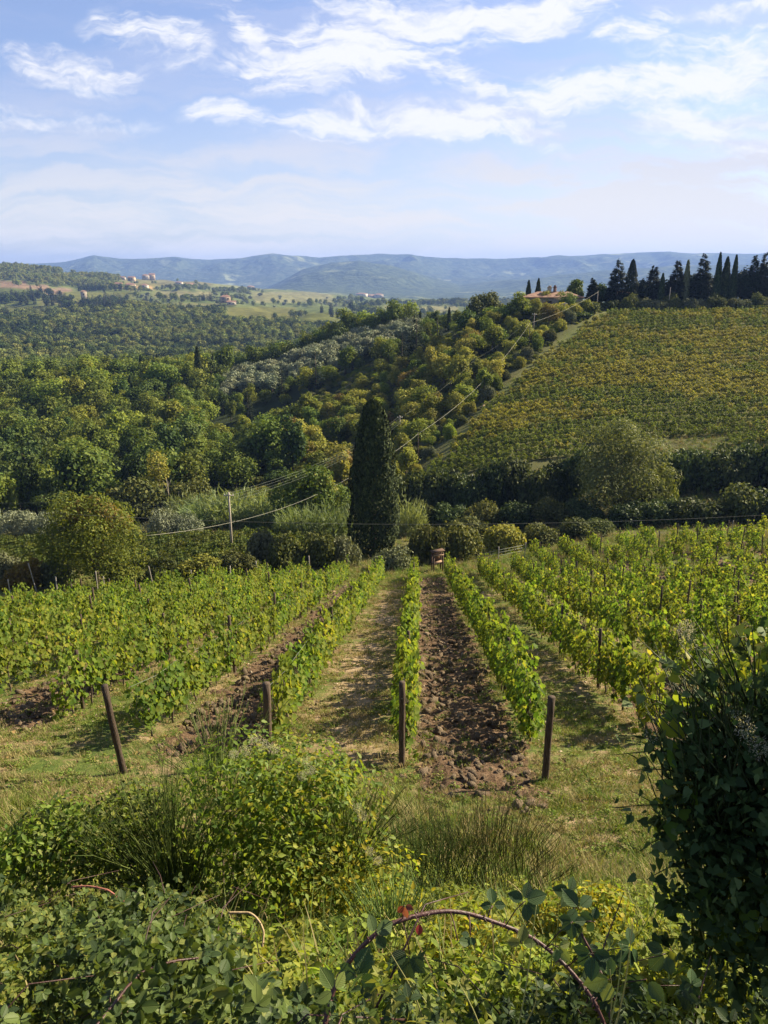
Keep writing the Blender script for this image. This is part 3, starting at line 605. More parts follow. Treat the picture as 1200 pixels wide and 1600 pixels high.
def stems_geo(g, rng, n, rad, h, mat=0, sides=3, thick=.02, lean=.35):
    for i in range(n):
        a = rng.uniform(0, 6.28); q = math.sqrt(rng.random()); b = np.array([math.cos(a) * rad * q * .4, math.sin(a) * rad * q * .4, -.15]); hh = h * rng.uniform(.5, 1)
        e = b + np.array([math.cos(a) * rad * q * (.5 + lean), math.sin(a) * rad * q * (.5 + lean), hh]); mid = (b + e) / 2 + rng.normal(0, .08 * h, 3)
        g.tube([b, mid, e], [thick, thick * .7, thick * .25], sides, mat)
def reed_geo(seed, rx, h, n):
    rng = np.random.default_rng(seed); g = Geo(); a = rng.uniform(0, 6.28, n); q = np.sqrt(rng.random(n)) * rx
    hh = h * rng.uniform(.25, 1, n); P = np.stack([np.cos(a) * q, np.sin(a) * q, hh * rng.uniform(.2, .85, n)], 1)
    U = np.stack([np.cos(a) * .7, np.sin(a) * .7, 1.0 + 0 * a], 1) + rng.normal(0, .45, (n, 3)); N = nrm(rvec(n, rng) + np.array([0, 0, .4]))
    g.leaves(P, N, U, h * .22 * rng.uniform(.6, 1.3, n), .055, T_BLADE); return g

LIB = bpy.data.collections.new('plant_library')          # sources for the uncountable masses; never linked to the scene
def lib(name, meshes):
    c = bpy.data.collections.new(name)
    for i, me in enumerate(meshes):
        o = bpy.data.objects.new(f'{name}_{i:02d}', me); c.objects.link(o)
    return c
def scatter(name, coll, P, rot, scl, idx, label=None):
    """one object: many copies of the shapes in coll at points P (for what nobody could count)"""
    n = len(P); me = bpy.data.meshes.new(name); me.vertices.add(n); me.vertices.foreach_set('co', np.asarray(P, np.float32).ravel())
    a = me.attributes.new('rot', 'FLOAT_VECTOR', 'POINT'); a.data.foreach_set('vector', np.asarray(rot, np.float32).ravel())
    a = me.attributes.new('scl', 'FLOAT', 'POINT'); a.data.foreach_set('value', np.asarray(scl, np.float32))
    a = me.attributes.new('idx', 'INT', 'POINT'); a.data.foreach_set('value', np.asarray(idx, np.int32))
    o = put(name, me); tag(o, label, None, None, 'stuff')
    ng = bpy.data.node_groups.new(name, 'GeometryNodeTree')
    ng.interface.new_socket('Geometry', in_out='INPUT', socket_type='NodeSocketGeometry'); ng.interface.new_socket('Geometry', in_out='OUTPUT', socket_type='NodeSocketGeometry')
    i_ = ng.nodes.new('NodeGroupInput'); o_ = ng.nodes.new('NodeGroupOutput'); ci = ng.nodes.new('GeometryNodeCollectionInfo')
    ci.inputs['Collection'].default_value = coll; ci.inputs['Separate Children'].default_value = True; ci.inputs['Reset Children'].default_value = True
    ip = ng.nodes.new('GeometryNodeInstanceOnPoints'); ip.inputs['Pick Instance'].default_value = True
    def na(nm, typ):
        q = ng.nodes.new('GeometryNodeInputNamedAttribute'); q.data_type = typ; q.inputs['Name'].default_value = nm; return q.outputs['Attribute']
    L = ng.links; L.new(i_.outputs[0], ip.inputs['Points']); L.new(ci.outputs[0], ip.inputs['Instance']); L.new(na('idx', 'INT'), ip.inputs['Instance Index'])
    e = ng.nodes.new('FunctionNodeEulerToRotation'); L.new(na('rot', 'FLOAT_VECTOR'), e.inputs[0]); L.new(e.outputs[0], ip.inputs['Rotation'])
    L.new(na('scl', 'FLOAT'), ip.inputs['Scale']); L.new(ip.outputs[0], o_.inputs[0])
    md = o.modifiers.new('scatter', 'NODES'); md.node_group = ng; return o
def upright(n, tilt=.06, rng=R): return np.stack([rng.normal(0, tilt, n), rng.normal(0, tilt, n), rng.uniform(0, 6.28, n)], 1)

# ---------------------------------------------------------------- near vineyard: vines, posts
def vine_meshes(seed):
    rng = np.random.default_rng(seed); g = Geo(); n = int(rng.integers(230, 310)); v = rng.random()
    L = rng.uniform(.55, .72); top = rng.uniform(1.32, 1.62); low = rng.uniform(.42, .6)
    x = rng.uniform(-L, L, n); z = low + (top - low) * rng.random(n) ** .85 + .12 * np.sin(x * 5 + seed); th = .24 * (1 - .45 * np.abs(z - 1.1)); side = rng.choice([-1, 1], n)
    y = side * th * np.sqrt(rng.random(n)) + rng.normal(0, .03, n)
    # a few hanging and upright shoots
    k = int(n * .24); s = rng.integers(0, 6, k); sx = rng.uniform(-L, L, 6)[s]; tt = rng.random(k); dy = rng.normal(0, .18, 6)[s]; updown = np.where(s % 2 == 0, .45, -.42)
    x[:k] = sx + rng.normal(0, .05, k); z[:k] = np.where(s % 2 == 0, top, low + .15) + updown * tt; y[:k] = dy * tt + rng.normal(0, .04, k)
    P = np.stack([x, y, z], 1); N = nrm(np.stack([rng.normal(0, .5, n), side * (.75 + 0 * x), .45 + rng.normal(0, .35, n)], 1) + rvec(n, rng) * .35)
    U = np.stack([rng.normal(0, .6, n), side * .5, -.8 + rng.normal(0, .4, n)], 1)
    s = rng.uniform(.085, .155, n); g.leaves(P, N, U, s, s * 1.1, T_GRAPE)
    fol = g.mesh('vine_foliage', M['vine'])
    t = Geo(); a = rng.normal(0, .04, (5, 2)); a[0] = 0
    t.tube(np.stack([a[:, 0], a[:, 1], np.linspace(-.1, low + .25, 5)], 1), [.032, .026, .024, .022, .02], 6)
    for sx in (-1, 1): t.tube([(a[-1, 0], a[-1, 1], low + .22), (sx * .25, 0, low + .36), (sx * L * .9, 0, low + .36 + rng.normal(0, .04))], [.018, .013, .008], 5)
    for i in range(7):
        bx = rng.uniform(-L, L); t.tube([(bx, 0, low + .3), (bx + rng.normal(0, .08), rng.normal(0, .08), (low + top) / 2), (bx + rng.normal(0, .15), rng.normal(0, .14), top)], [.008, .006, .003], 3)
    return fol, t.mesh('vine_stem', M['bark'])
VINES = [vine_meshes(100 + i) for i in range(9)]
def post_mesh(seed, h, r, mat='post', lean=0.0, sides=8, square=False):
    rng = np.random.default_rng(seed); g = Geo(); n = 7; z = np.linspace(-.35, h, n); o = np.cumsum(rng.normal(0, .006, (n, 2)), 0)
    g.tube(np.stack([o[:, 0], o[:, 1], z], 1), r * (1 + rng.normal(0, .05, n)), 4 if square else sides); return g.mesh('post_wood', M[mat])
POSTS = [post_mesh(20 + i, 1.75 + .06 * i, .055) for i in range(5)]

vines = []; rng = np.random.default_rng(5)
for k in range(-13, 14):
    w = ROW0 + ROWS * k; q = row_start(k) + rng.uniform(0, .5); end = row_end(k); gap = .06 if k < 4 else .16
    while q < end:
        x, y = rxy(w + rng.normal(0, .05), q); z = gz(x, y); px, py = px_of(x, y, z + 1)
        if -90 < px < 1290 and (k < 2 or rng.random() > gap * (1 + (q > 40))) and rng.random() > .03:
            vines.append((y * CP - z * SP, k, x, y, z, q))
        q += rng.uniform(.85, 1.12) if k < 4 else rng.uniform(.95, 1.35)
vines.sort(); print('vines', len(vines))
ROWNAME = {0: 'in the row starting at the dark middle post', 1: 'in the row right of the bare ploughed strip',
           -1: 'in the row behind the short thick dark post', -2: 'in the row behind the leaning brown post on the left', 2: 'in the second row right of the bare ploughed strip',
           3: 'in the third row right of the bare ploughed strip', 4: 'in the fourth row right of the bare ploughed strip', -3: 'in the first row left of the leaning brown post', -4: 'in the second row left of the leaning brown post'}
def vine_text(k): return 'green grapevine ' + (ROWNAME.get(k) or (f'in the thick rows at the far left edge, beyond the leaning brown post' if k < 0 else 'in the sparse rows on the far right, beyond the fourth row'))
def vine_group(k): return ('vines ' + ROWNAME[k]) if k in ROWNAME else ('vines of the far left rows' if k < 0 else 'vines of the sparse far right rows')
rest = []
for i, (dep, k, x, y, z, q) in enumerate(vines):
    m = int(rng.integers(0, len(VINES))); rz = -ROW_A + math.pi / 2 + (math.pi if rng.random() < .5 else 0) + rng.normal(0, .06); sc = rng.uniform(.9, 1.12)
    if i < 300:
        t = thing('grapevine', vine_text(k), 'grapevine', (x, y, z), rz, vine_group(k)); t.scale = (1, 1, sc)
        put('foliage', VINES[m][0], t); put('stem', VINES[m][1], t)
    else: rest.append((x, y, z, rz, sc, m))
rest = np.array(rest)
scatter('more_grapevines', lib('vine_sources', [f for f, s in VINES] + [s for f, s in VINES]),
        np.concatenate([rest[:, :3]] * 2), np.concatenate([np.stack([0 * rest[:, 3], 0 * rest[:, 3], rest[:, 3]], 1)] * 2), np.concatenate([rest[:, 4]] * 2), np.concatenate([rest[:, 5], rest[:, 5] + len(VINES)]),
        'further grapevines of the vineyard, farther down the rows')
# end posts of the rows, each its own look
def front_post(px, py_base, D, h, r, lean, label, seed):
    x, y, z = at(px, D); t = put('vineyard_post', post_mesh(seed, h, r), None, (x, y, z), (lean[1], lean[0], 0)); tag(t, label, 'post'); return t
front_post(627, 1190, 13.1, 1.88, .062, (.0, .0), 'dark weathered wooden post left of the bare ploughed strip, at its near end', 1)
front_post(851, 1215, 12.45, 1.80, .068, (.0, .0), 'dark stout wooden post at the near right corner of the bare ploughed strip', 2)
front_post(420, 1150, 13.6, 1.75, .08, (.02, .0), 'short thick dark post just behind the yellow green climber bush', 3)
front_post(193, 1195, 12.9, 1.95, .068, (-.075, .02), 'brown wooden post leaning left on the grassy headland', 4)
for k in range(-12, 14):
    w = ROW0 + ROWS * k; q = row_start(k) + (6.4 if k == -2 else 4.6 if abs(k) < 3 else .15) + rng.uniform(0, 1)
    while q < row_end(k) + 1:
        x, y = rxy(w + rng.normal(0, .06), q); z = gz(x, y); px, py = px_of(x, y, z)
        if -30 < px < 1230 and not (140 < px < 225 and q < 26):
            txt = ('dark thin stake among the vines ' + (ROWNAME.get(k) or ('of the thick rows at the far left' if k < 0 else 'of the sparse rows on the far right')))
            txt = ' '.join(txt.replace('starting at', 'of').split()[:16])
            o = put('vineyard_post', POSTS[int(rng.integers(0, 5))], None, (x, y, z), (rng.normal(0, .04), rng.normal(0, .04), rng.uniform(0, 6)), (.85, .85, rng.uniform(.92, 1.12)))
            tag(o, txt, 'post', 'stakes of row ' + (ROWNAME.get(k) or ('groups at the far left' if k < 0 else 'groups on the far right')))
        q += rng.uniform(5.2, 6.6) if k < 4 else rng.uniform(3.6, 5.2)

# ---------------------------------------------------------------- ground litter: clods, stones, grass
def clod_mesh(seed, mat):
    rng = np.random.default_rng(seed); bm_v = []; g = Geo(); nu, nv = 8, 5
    th = np.linspace(0, 2 * np.pi, nu, endpoint=False); ph = np.linspace(.25, np.pi - .25, nv)
    d = np.array([[math.sin(p) * math.cos(t), math.sin(p) * math.sin(t), math.cos(p)] for p in ph for t in th])
    q = rng.normal(size=(5, 3)); rr = 1 + sum(.22 * np.sin(d @ v * 2.2 + i) for i, v in enumerate(q)) + rng.normal(0, .06, len(d)); V = d * rr[:, None] * np.array([1, .8, .6])
    F = [[i * nu + j, (i + 1) * nu + j, (i + 1) * nu + (j + 1) % nu, i * nu + (j + 1) % nu] for i in range(nv - 1) for j in range(nu)]
    g.add(V, F); b = g.n - nu * nv; g.F.append((np.array([[b + j for j in range(nu)]]), 0, None)); g.F.append((np.array([[b + (nv - 1) * nu + nu - 1 - j for j in range(nu)]]), 0, None))
    return g.mesh('clod', M[mat])
def area_pts(n, wr, qr, dens=1.0, mask=None):
    w = R.uniform(wr[0], wr[1], n); u = R.random(n); q = np.exp(math.log(qr[0]) + u * math.log(qr[1] / qr[0]))
    x, y = rxy(w, q); 
    if mask is not None:
        k = mask(x, y); x, y = x[k], y[k]
    z = ground_z(x, y); px, py = px_of(x, y, z); ok = (px > -60) & (px < 1260) & (py < 1660); return x[ok], y[ok], z[ok]
x, y, z = area_pts(60000, (-26, 26), (10.5, 72), mask=lambda x, y: soil_mask(x, y) > .45 + .3 * R.random(len(x)))
n = len(x); print('clods', n)
scatter('soil_clods', lib('clod_sources', [clod_mesh(i, 'clod') for i in range(6)]), np.stack([x, y, z - .01 + R.normal(0, .02, n)], 1), R.uniform(0, 6.28, (n, 3)), .018 + .12 * R.random(n) ** 4.0 + .0006 * y, R.integers(0, 6, n), 'clods of turned brown soil between the vine rows')
x, y, z = area_pts(26000, (-24, 24), (9.5, 60), mask=lambda x, y: (fbm(x * .8, y * .8, 77, 3) > .44) & (y > 13.5 + 2 * (x < -4)))
n = len(x); scatter('field_stones', lib('stone_sources', [clod_mesh(40 + i, 'palestone') for i in range(4)]), np.stack([x, y, z], 1), R.uniform(0, 6.28, (n, 3)), .010 + .035 * R.random(n) ** 3, R.integers(0, 4, n), 'pale stones lying on the vineyard lanes')

def tuft(seed, n, h, spread, wd, mat, lean=.5):
    rng = np.random.default_rng(seed); g = Geo(); a = rng.uniform(0, 6.28, n); q = np.sqrt(rng.random(n)) * spread
    P = np.stack([np.cos(a) * q, np.sin(a) * q, 0 * a - .02], 1); b = rng.uniform(0, 6.28, n)
    U = np.stack([np.cos(b) * lean, np.sin(b) * lean, np.ones(n)], 1) + rng.normal(0, .12, (n, 3)); N = nrm(np.stack([-np.cos(b), -np.sin(b), .4 + 0 * b], 1) + rvec(n, rng) * .3)
    g.leaves(P, -N, U, h * rng.uniform(.4, 1.25, n), wd, T_BLADE); return g.mesh('tuft', M[mat])
def weed(seed, n, mat='grass'):
    rng = np.random.default_rng(seed); g = Geo(); d = rvec(n, rng); d[:, 2] = np.abs(d[:, 2]); P = d * np.array([.13, .13, .09]) * rng.random((n, 1)) ** .4
    g.leaves(P, nrm(d + rvec(n, rng) * .6 + [0, 0, .7]), d + rvec(n, rng) * .5, .055 * rng.uniform(.6, 1.4, n), .032, T_DIA); return g.mesh('weed', M[mat])
GR = lib('grass_sources', [tuft(i, 26, .13, .12, .010, 'grass', .8) for i in range(3)] + [tuft(10 + i, 24, .15, .13, .009, 'drygrass', .95) for i in range(3)]
         + [weed(20 + i, 40) for i in range(2)] + [tuft(30 + i, 34, .34, .14, .012, 'grass', .45) for i in range(2)] + [tuft(36 + i, 34, .40, .16, .009, 'drygrass', .5) for i in range(2)])
def grassmask(x, y):
    so = soil_mask(x, y); g = fbm(x * .9, y * .9, 51, 4); dense = np.where(y < 12.5, 1.0, np.where(y > 60, 1.0, sstep(g, .40, .58) * .75 + .22))
    return (R.random(len(x)) < dense * (1 - so * .72))
x, y, z = area_pts(190000, (-34, 36), (6.2, 78), mask=grassmask); n = len(x); print('tufts', n)
g = fbm(x * .5, y * .5, 52, 3); tall = (y < 11.5) & (fbm(x * .6, y * .6, 53, 3) > .46)
idx = np.where(R.random(n) < .25 + sstep(g, .42, .56) * .5 + 2.2 * dryness(x, y), R.integers(3, 6, n), R.integers(0, 3, n)); idx = np.where(R.random(n) < .2, R.integers(6, 8, n), idx)
idx = np.where(tall & (R.random(n) < .35), np.where(R.random(n) < .6, R.integers(8, 10, n), R.integers(10, 12, n)), idx)
scatter('grass', GR, np.stack([x, y, z], 1), upright(n, .12), R.uniform(.5, 1.15, n) * (1 + np.clip(y - 25, 0, 60) / 60), idx, 'short green and dry grass on the headland, lanes and meadow')

# ---------------------------------------------------------------- hillside vineyard (mass of low rows) and second vineyard
def row_clump(seed, mat='vine_hill', n=170):
    rng = np.random.default_rng(seed); g = Geo(); x = rng.uniform(-.75, .75, n); z = rng.uniform(.35, 1.15, n) + .22 * np.sin(x * 4 + seed); s = rng.choice([-1, 1], n); y = s * .26 * np.sqrt(rng.random(n))
    N = nrm(np.stack([rng.normal(0, .5, n), s * .8, .6 + 0 * x], 1) + rvec(n, rng) * .4); U = np.stack([rng.normal(0, .6, n), s * .5, rng.normal(-.5, .4, n)], 1)
    L = rng.uniform(.13, .24, n); g.leaves(np.stack([x, y, z], 1), N, U, L, L, T_CLUMP); g.tube([(0, 0, -.2), (.03, 0, .4), (0, 0, .9)], .03, 4, 1); return g.mesh('row_clump', [M[mat], M['bark']])
HV = lib('hill_vine_sources', [row_clump(i) for i in range(6)] + [row_clump(10 + i, 'vine_hill_green') for i in range(2)] + [row_clump(20 + i, 'vine_dull') for i in range(2)])
pts = []
for i, D in enumerate(np.arange(112.0, 203, 2.25)):
    for xx in np.arange(0, 130, .95):
        x = path_x(D) + 2.4 + R.uniform(-1.2, 1.2) * (xx < 1) + xx + R.normal(0, .12); y = D + .12 * xx + .9 * math.sin(xx * .045) + R.normal(0, .14)
        if y > 202 + .02 * x or x > .56 * y: continue
        if D < 116 and fbm(np.array([x * .1]), np.array([y * .1]), 9, 2)[0] > .62: continue
        pts.append((x, y))
pts = np.array(pts); z = ground_z(pts[:, 0], pts[:, 1]); n = len(pts); print('hill vines', n)
scatter('hillside_vineyard', HV, np.concatenate([pts, z[:, None]], 1), np.stack([0 * z, 0 * z, .13 + R.normal(0, .08, n) + math.pi * R.integers(0, 2, n)], 1), R.uniform(.6, 1.1, n), np.where((.25 + .5 * R.random(n)) < np.clip(.32 + .55 * np.exp(-((pts[:, 1] - .12 * pts[:, 0] - 146) / 15) ** 2) + 1.6 * (fbm(pts[:, 0] / 16, pts[:, 1] / 9, 58, 3) - .5), .08, .95), R.integers(0, 6, n), R.integers(6, 8, n)), 'rows of yellowing vines covering the opposite hillside')
pts = []
for D in np.arange(68, 87, 2.3):
    for px in np.arange(-80, 470, 14.0):
        x, y, _ = at(px + R.normal(0, 2), D + .01 * px + R.normal(0, .15)); pts.append((x, y))
pts = np.array(pts); z = ground_z(pts[:, 0], pts[:, 1]); n = len(pts)
scatter('lower_vineyard', HV, np.concatenate([pts, z[:, None]], 1), np.stack([0 * z, 0 * z, .1 + R.normal(0, .1, n)], 1), R.uniform(.85, 1.15, n), R.integers(8, 10, n), 'low green vine rows beyond the hedge on the left')

for k in range(-2, 4):
    q = np.linspace(row_start(k) - .9, row_end(k), 60); x, y = rxy(ROW0 + ROWS * k + 0 * q, q); z = ground_z(x, y) + 1.52 + .03 * np.sin(q * 1.1); p = np.stack([x, y, z], 1); g = Geo(); g.tube(p - p[0], .0045, 4)
    tag(put('trellis_wire', g.mesh('trellis_wire', M['wire']), None, tuple(p[0])), 'trellis wire ' + ROWNAME[k], 'wire')
x = R.uniform(30, 110, 9000); y = R.uniform(106, 128, 9000); z = ground_z(x, y); px, py = px_of(x, y, z); k = (px > 1010) & (px < 1240); x, y, z = x[k], y[k], z[k]; n = len(x)
scatter('bank_grass', GR, np.stack([x, y, z], 1), upright(n, .15), R.uniform(1.0, 2.2, n), R.integers(0, 12, n), 'green grass strip below the right part of the hillside vineyard')

x, y, z = area_pts(11000, (-24, 24), (12, 60), mask=lambda x, y: np.abs(np.mod((rc(x, y)[0] - ROW0) / ROWS + .5, 1) - .5) < .10 + .25 * R.random(len(x)) ** 2); n = len(x)
def litter(seed):
    rng = np.random.default_rng(seed); g = Geo(); P = rng.normal(0, .12, (7, 3)) * [1, 1, .0]; g.leaves(P, nrm(rvec(7, rng) * .5 + [0, 0, 1]), rvec(7, rng), .07 * rng.uniform(.6, 1.2, 7), .06, T_GRAPE); return g.mesh('fallen', M['fallen'])
scatter('fallen_leaves', lib('litter_sources', [litter(i) for i in range(4)]), np.stack([x, y, z + .02], 1), upright(n, .15), R.uniform(.6, 1.2, n), R.integers(0, 4, n), 'fallen yellow and brown vine leaves under the rows')
# ---------------------------------------------------------------- trees one can tell apart
def crown_tree(name, label, cat, px, D, crown, trunk_geo, mats, bark='bark', dz=0, group=None, rz=0, scl=1.0):
    x, y, z = at(px, D); t = thing(name, label, cat, (x, y, z + dz), rz, group); t.scale = (scl,) * 3
    put('crown', crown.mesh('crown', mats), t)
    if trunk_geo: put('trunk', trunk_geo.mesh('trunk', M[bark], smooth=True), t)
    return t
# the big cypress
rng = np.random.default_rng(71)
def cypress_crown(h, r, n, size, seed):
    rng = np.random.default_rng(seed); g = Geo(); t = rng.random(n) ** .92
    prof = np.interp(t, [0, .03, .10, .22, .35, .55, .75, .88, .95, .985, 1], [.50, .78, .95, 1.0, .98, .89, .73, .55, .40, .24, .06])
    th = rng.uniform(0, 6.28, n); lump = (fbm(th * 2.6, t * 11, seed, 4) - .5) * .52; depth = np.where(rng.random(n) < .25, rng.uniform(.6, .9, n), 1)
    rr = r * prof * (depth + lump) ; P = np.stack([np.cos(th) * rr, np.sin(th) * rr, .4 + (h - .4) * t], 1)
    U = np.stack([np.cos(th) * .5, np.sin(th) * .5, np.ones(n)], 1) + rvec(n, rng) * .35; N = nrm(np.stack([np.cos(th), np.sin(th), .25 + 0 * th], 1) + rvec(n, rng) * .55)
    L = size * rng.uniform(.6, 1.4, n); g.leaves(P, N, U, L, L * .55, T_CLUMP); return g
tg = Geo(); tg.tube([(0, 0, -.4), (0, .05, 4), (0, 0, 12)], [.35, .25, .05], 8)
crown_tree('cypress_tree', 'tall dark cypress standing alone beyond the far end of the vine rows', 'tree', 584, 74.5, cypress_crown(15.9, 2.4, 15000, .30, 71), tg, M['cypress'])
# walnut at the left
g = Geo(); rng = np.random.default_rng(72); L = round_lobes(rng, 8.9, 4.8, .5, 22, .34) + [(3.9, -.5, 3.2, 1.2, 1), (-3.9, 0, 3.6, 1.3, 1), (3.4, -.5, 5.2, 1.3, 1), (-2.6, 0, 7.0, 1.1, .9), (.8, 0, 8.2, 1.1, .8)]
lobes_crown(g, rng, L, 12500, .25, T_LEAF, 0, jit=.9, inner=.3, droop=.4, aspect=.65)
lobes_crown(g, rng, [(0, 0, 7.4, 1.5, .8), (-1.6, .3, 7.0, 1.1, .8), (1.5, -.2, 7.1, 1.2, .9), (2.6, 0, 6.2, 1.1, .9)], 1500, .26, T_LEAF, 1, jit=.9, droop=.4, aspect=.6)
tg = Geo(); trunk(tg, rng, 4.2, .22, limbs=6, spread=2.2, top=7.5)
crown_tree('walnut_tree', 'broad yellow green tree browning at its top, by the fence at left', 'tree', 153, 63.5, g, tg, [M['walnut'], M['walnut_top']], scl=.93)
# willow-like tree at the right
g = Geo(); rng = np.random.default_rng(73); L = round_lobes(rng, 12.3, 6.4, .6, 30, .36) + [(5.4, 0, 4.8, 2.1, .8), (4.2, -1, 2.8, 1.9, .8), (-.5, 0, 10.6, 2.0, .9), (-4.5, -1, 6, 2.0, .9), (2.6, -1, 8.4, 2.1, .9)]
lobes_crown(g, rng, L, 17000, .36, T_LEAF, 0, jit=.8, inner=.25, droop=.5, aspect=.5)
tg = Geo(); trunk(tg, rng, 5, .3, limbs=7, spread=2.6, top=9)
crown_tree('willow_tree', 'large grey green willow like tree in front of the hillside vineyard', 'tree', 966, 96.5, g, tg, M['willow'])
# orange green round tree left of the cypress
g = Geo(); rng = np.random.default_rng(74); lobes_crown(g, rng, round_lobes(rng, 8.2, 4.7, .4, 18, .38), 6800, .34, T_CLUMP, 0, jit=.9)
lobes_crown(g, rng, [(1.5, 0, 6.0, 1.6, .8), (2.6, -.5, 4.6, 1.4, .9)], 900, .34, T_CLUMP, 1)
tg = Geo(); trunk(tg, rng, 3.5, .2, limbs=4, spread=1.6)
crown_tree('round_tree', 'rounded green tree tinged orange, just left of the tall cypress', 'tree', 487, 101, g, tg, [M['oak'], M['autumn']])
# bright round tree at the left edge with slim poplars
g = Geo(); rng = np.random.default_rng(75); lobes_crown(g, rng, round_lobes(rng, 7.4, 3.5, .6, 16, .4), 4200, .36, T_CLUMP, 0)
tg = Geo(); trunk(tg, rng, 3.2, .18, limbs=3)
crown_tree('round_tree', 'bright light green round tree at the left edge of the valley', 'tree', 16, 125, g, tg, M['light'])
for i, (px, D, h, lab) in enumerate([(62, 127, 6.6, 'slim green poplar right of the bright round tree at left edge'), (24, 121, 5.2, 'small dark slim poplar in front of the bright round tree')]):
    g = tree_mesh('column', 80 + i, None, h, .85, 1500, .34); c = Geo(); c.V, c.F, c.n = g.V, g.F, g.n
    x, y, z = at(px, D); t = thing('poplar_tree', lab, 'tree', (x, y, z)); put('crown', g.mesh('crown', [M['light' if i == 0 else 'oak'], M['bark']]), t)
# bare-ish tree with ochre top, and pale dead trunks beside it
g = Geo(); rng = np.random.default_rng(76); lobes_crown(g, rng, [(0, 0, 8.6, 1.5, 1.2), (.7, 0, 7.0, 1.2, 1), (-.8, 0, 6.2, 1.2, 1), (.2, 0, 4.6, 1.1, 1)], 1300, .3, T_CLUMP, 0, jit=1)
tg = Geo(); trunk(tg, rng, 8.5, .14, limbs=7, spread=1.2, top=9)
crown_tree('thin_tree', 'thin half bare tree with an ochre top behind the olive trees', 'tree', 252, 118, g, tg, M['autumn'], 'palebark')
for px, D, h, lab in [(267, 113, 6.6, 'pale bare trunk right of the thin ochre topped tree'), (283, 112, 4.6, 'shorter pale bare trunk beside the reeds')]:
    g = Geo(); trunk(g, np.random.default_rng(int(px)), h, .09, limbs=4, spread=.7, top=h * 1.05); x, y, z = at(px, D)
    tag(put('dead_tree', g.mesh('dead_tree', M['palebark']), None, (x, y, z)), lab, 'tree')

# ---------------------------------------------------------------- shrubs and hedges of the middle ground
def bushset(leaf, n=3, size=.13, cnt=5200, tmpl=T_CLUMP, asp=.7): return [bush_geo(300 + i * 7 + sum(map(ord, leaf)), 1.0 * 1.3, 1.5, cnt, size, tmpl, 12, aspect=asp, jit=1.0).mesh('bush_foliage', M[leaf]) for i in range(n)]
BUSH = {k: bushset(k) for k in ('scrub', 'greyscrub', 'ivydark', 'autumn', 'oak', 'rust', 'light')}
BUSH['olive'] = bushset('olive', 4, .15, 4200, T_LEAF, .35)
BUSH['reed'] = [reed_geo(330 + i, 1.4, 1.7, 1900).mesh('reed_leaves', M['reed']) for i in range(3)]
cnt = [0]
def shrub(kind, px, D, wpx, hpx, label, cat='shrub', name='shrub', group=None, dz=0.0):
    """shrub with the width and height it has in the photograph, standing on the ground at distance D"""
    x, y, z = at(px, D); dep = D * CP - z * SP; w = wpx / 1200 * dep; h = hpx / 1200 * dep / CP
    ms = BUSH[kind]; me = ms[cnt[0] % len(ms)]; cnt[0] += 1
    o = put(name, me, None, (x, y, z - .05 + dz), (0, 0, cnt[0] * 2.4), (w / 2.7, w / 2.7, h / 1.55)); return tag(o, label, cat, group)
S = shrub
# along the fence, left to right
S('rust', 40, 62, 76, 50, 'rusty brown shrub by the fence at the left edge'); S('greyscrub', 8, 64, 60, 54, 'grey green shrub cut by the left picture edge')
S('greyscrub', 92, 63, 54, 52, 'pale grey shrub left of the broad yellow green tree', dz=.1); S('oak', 190, 61.5, 66, 42, 'low green shrub at the foot of the broad yellow green tree')
S('scrub', 258, 62.5, 64, 46, 'dark olive shrub right of the broad yellow green tree'); S('autumn', 318, 63.5, 84, 44, 'long yellowish shrub behind the leaning fence stakes')
S('scrub', 372, 64.5, 72, 42, 'dull green shrub below the utility pole'); S('greyscrub', 412, 70, 56, 58, 'silvery grey shrub right of the utility pole')
S('scrub', 455, 67.5, 72, 58, 'dark rounded shrub left of the cypress foot, beside silvery shrub'); S('scrub', 500, 68, 64, 62, 'dark rounded shrub in the middle of the hedge left of the cypress')
S('greyscrub', 540, 68.5, 56, 52, 'greyish dark shrub touching the left side of the cypress foot'); S('greyscrub', 612, 66.5, 66, 44, 'low grey shrub right in front of the cypress foot')
S('scrub', 668, 69.5, 70, 66, 'yellowish green shrub behind the wooden stand'); S('scrub', 715, 71, 76, 62, 'ochre green shrub right of the wooden stand')
S('scrub', 724, 80, 96, 50, 'rounded olive shrub with sunlit top right of the cypress'); S('autumn', 785, 74, 76, 44, 'brownish shrub above the wire fence')
S('scrub', 838, 76, 70, 38, 'brown green shrub in the hedge right of the wire fence'); S('scrub', 890, 78, 76, 36, 'ivy green shrub in the hedge under the big willow'); S('scrub', 935, 80.5, 56, 30, 'low shrub at the right end of the ivy hedge')
# reeds
for px, D, w, h, lab in [(330, 104, 90, 44, 'pale green reed clump at the left end of the reed bed'), (375, 103, 100, 56, 'tall pale green reed clump behind the utility pole'), (425, 101, 90, 40, 'pale reed clump right of the utility pole'),
                         (462, 91, 60, 46, 'reed clump below the orange green round tree'), (510, 90, 80, 52, 'bright reed clump left of the cypress'), (636, 92, 56, 54, 'bright reed clump right of the cypress'), (300, 108, 70, 46, 'far reed clump below the pale bare trunks')]:
    S('reed', px, D, w, h, lab, 'reeds', 'reed_clump')
# olives
for px, D, w, h, lab in [(-10, 96, 70, 48, 'grey olive tree cut by the left edge'), (34, 95, 72, 46, 'second grey olive tree from the left edge'), (78, 94, 64, 44, 'third grey olive tree from the left edge'), (112, 95, 56, 46, 'grey olive tree partly behind the broad yellow green tree'),
                         (250, 94, 72, 46, 'grey olive tree right of the broad yellow green tree'), (290, 94, 60, 38, 'smaller grey olive tree beside the reeds')]:
    S('olive', px, D, w, h, lab, 'tree', 'olive_tree')
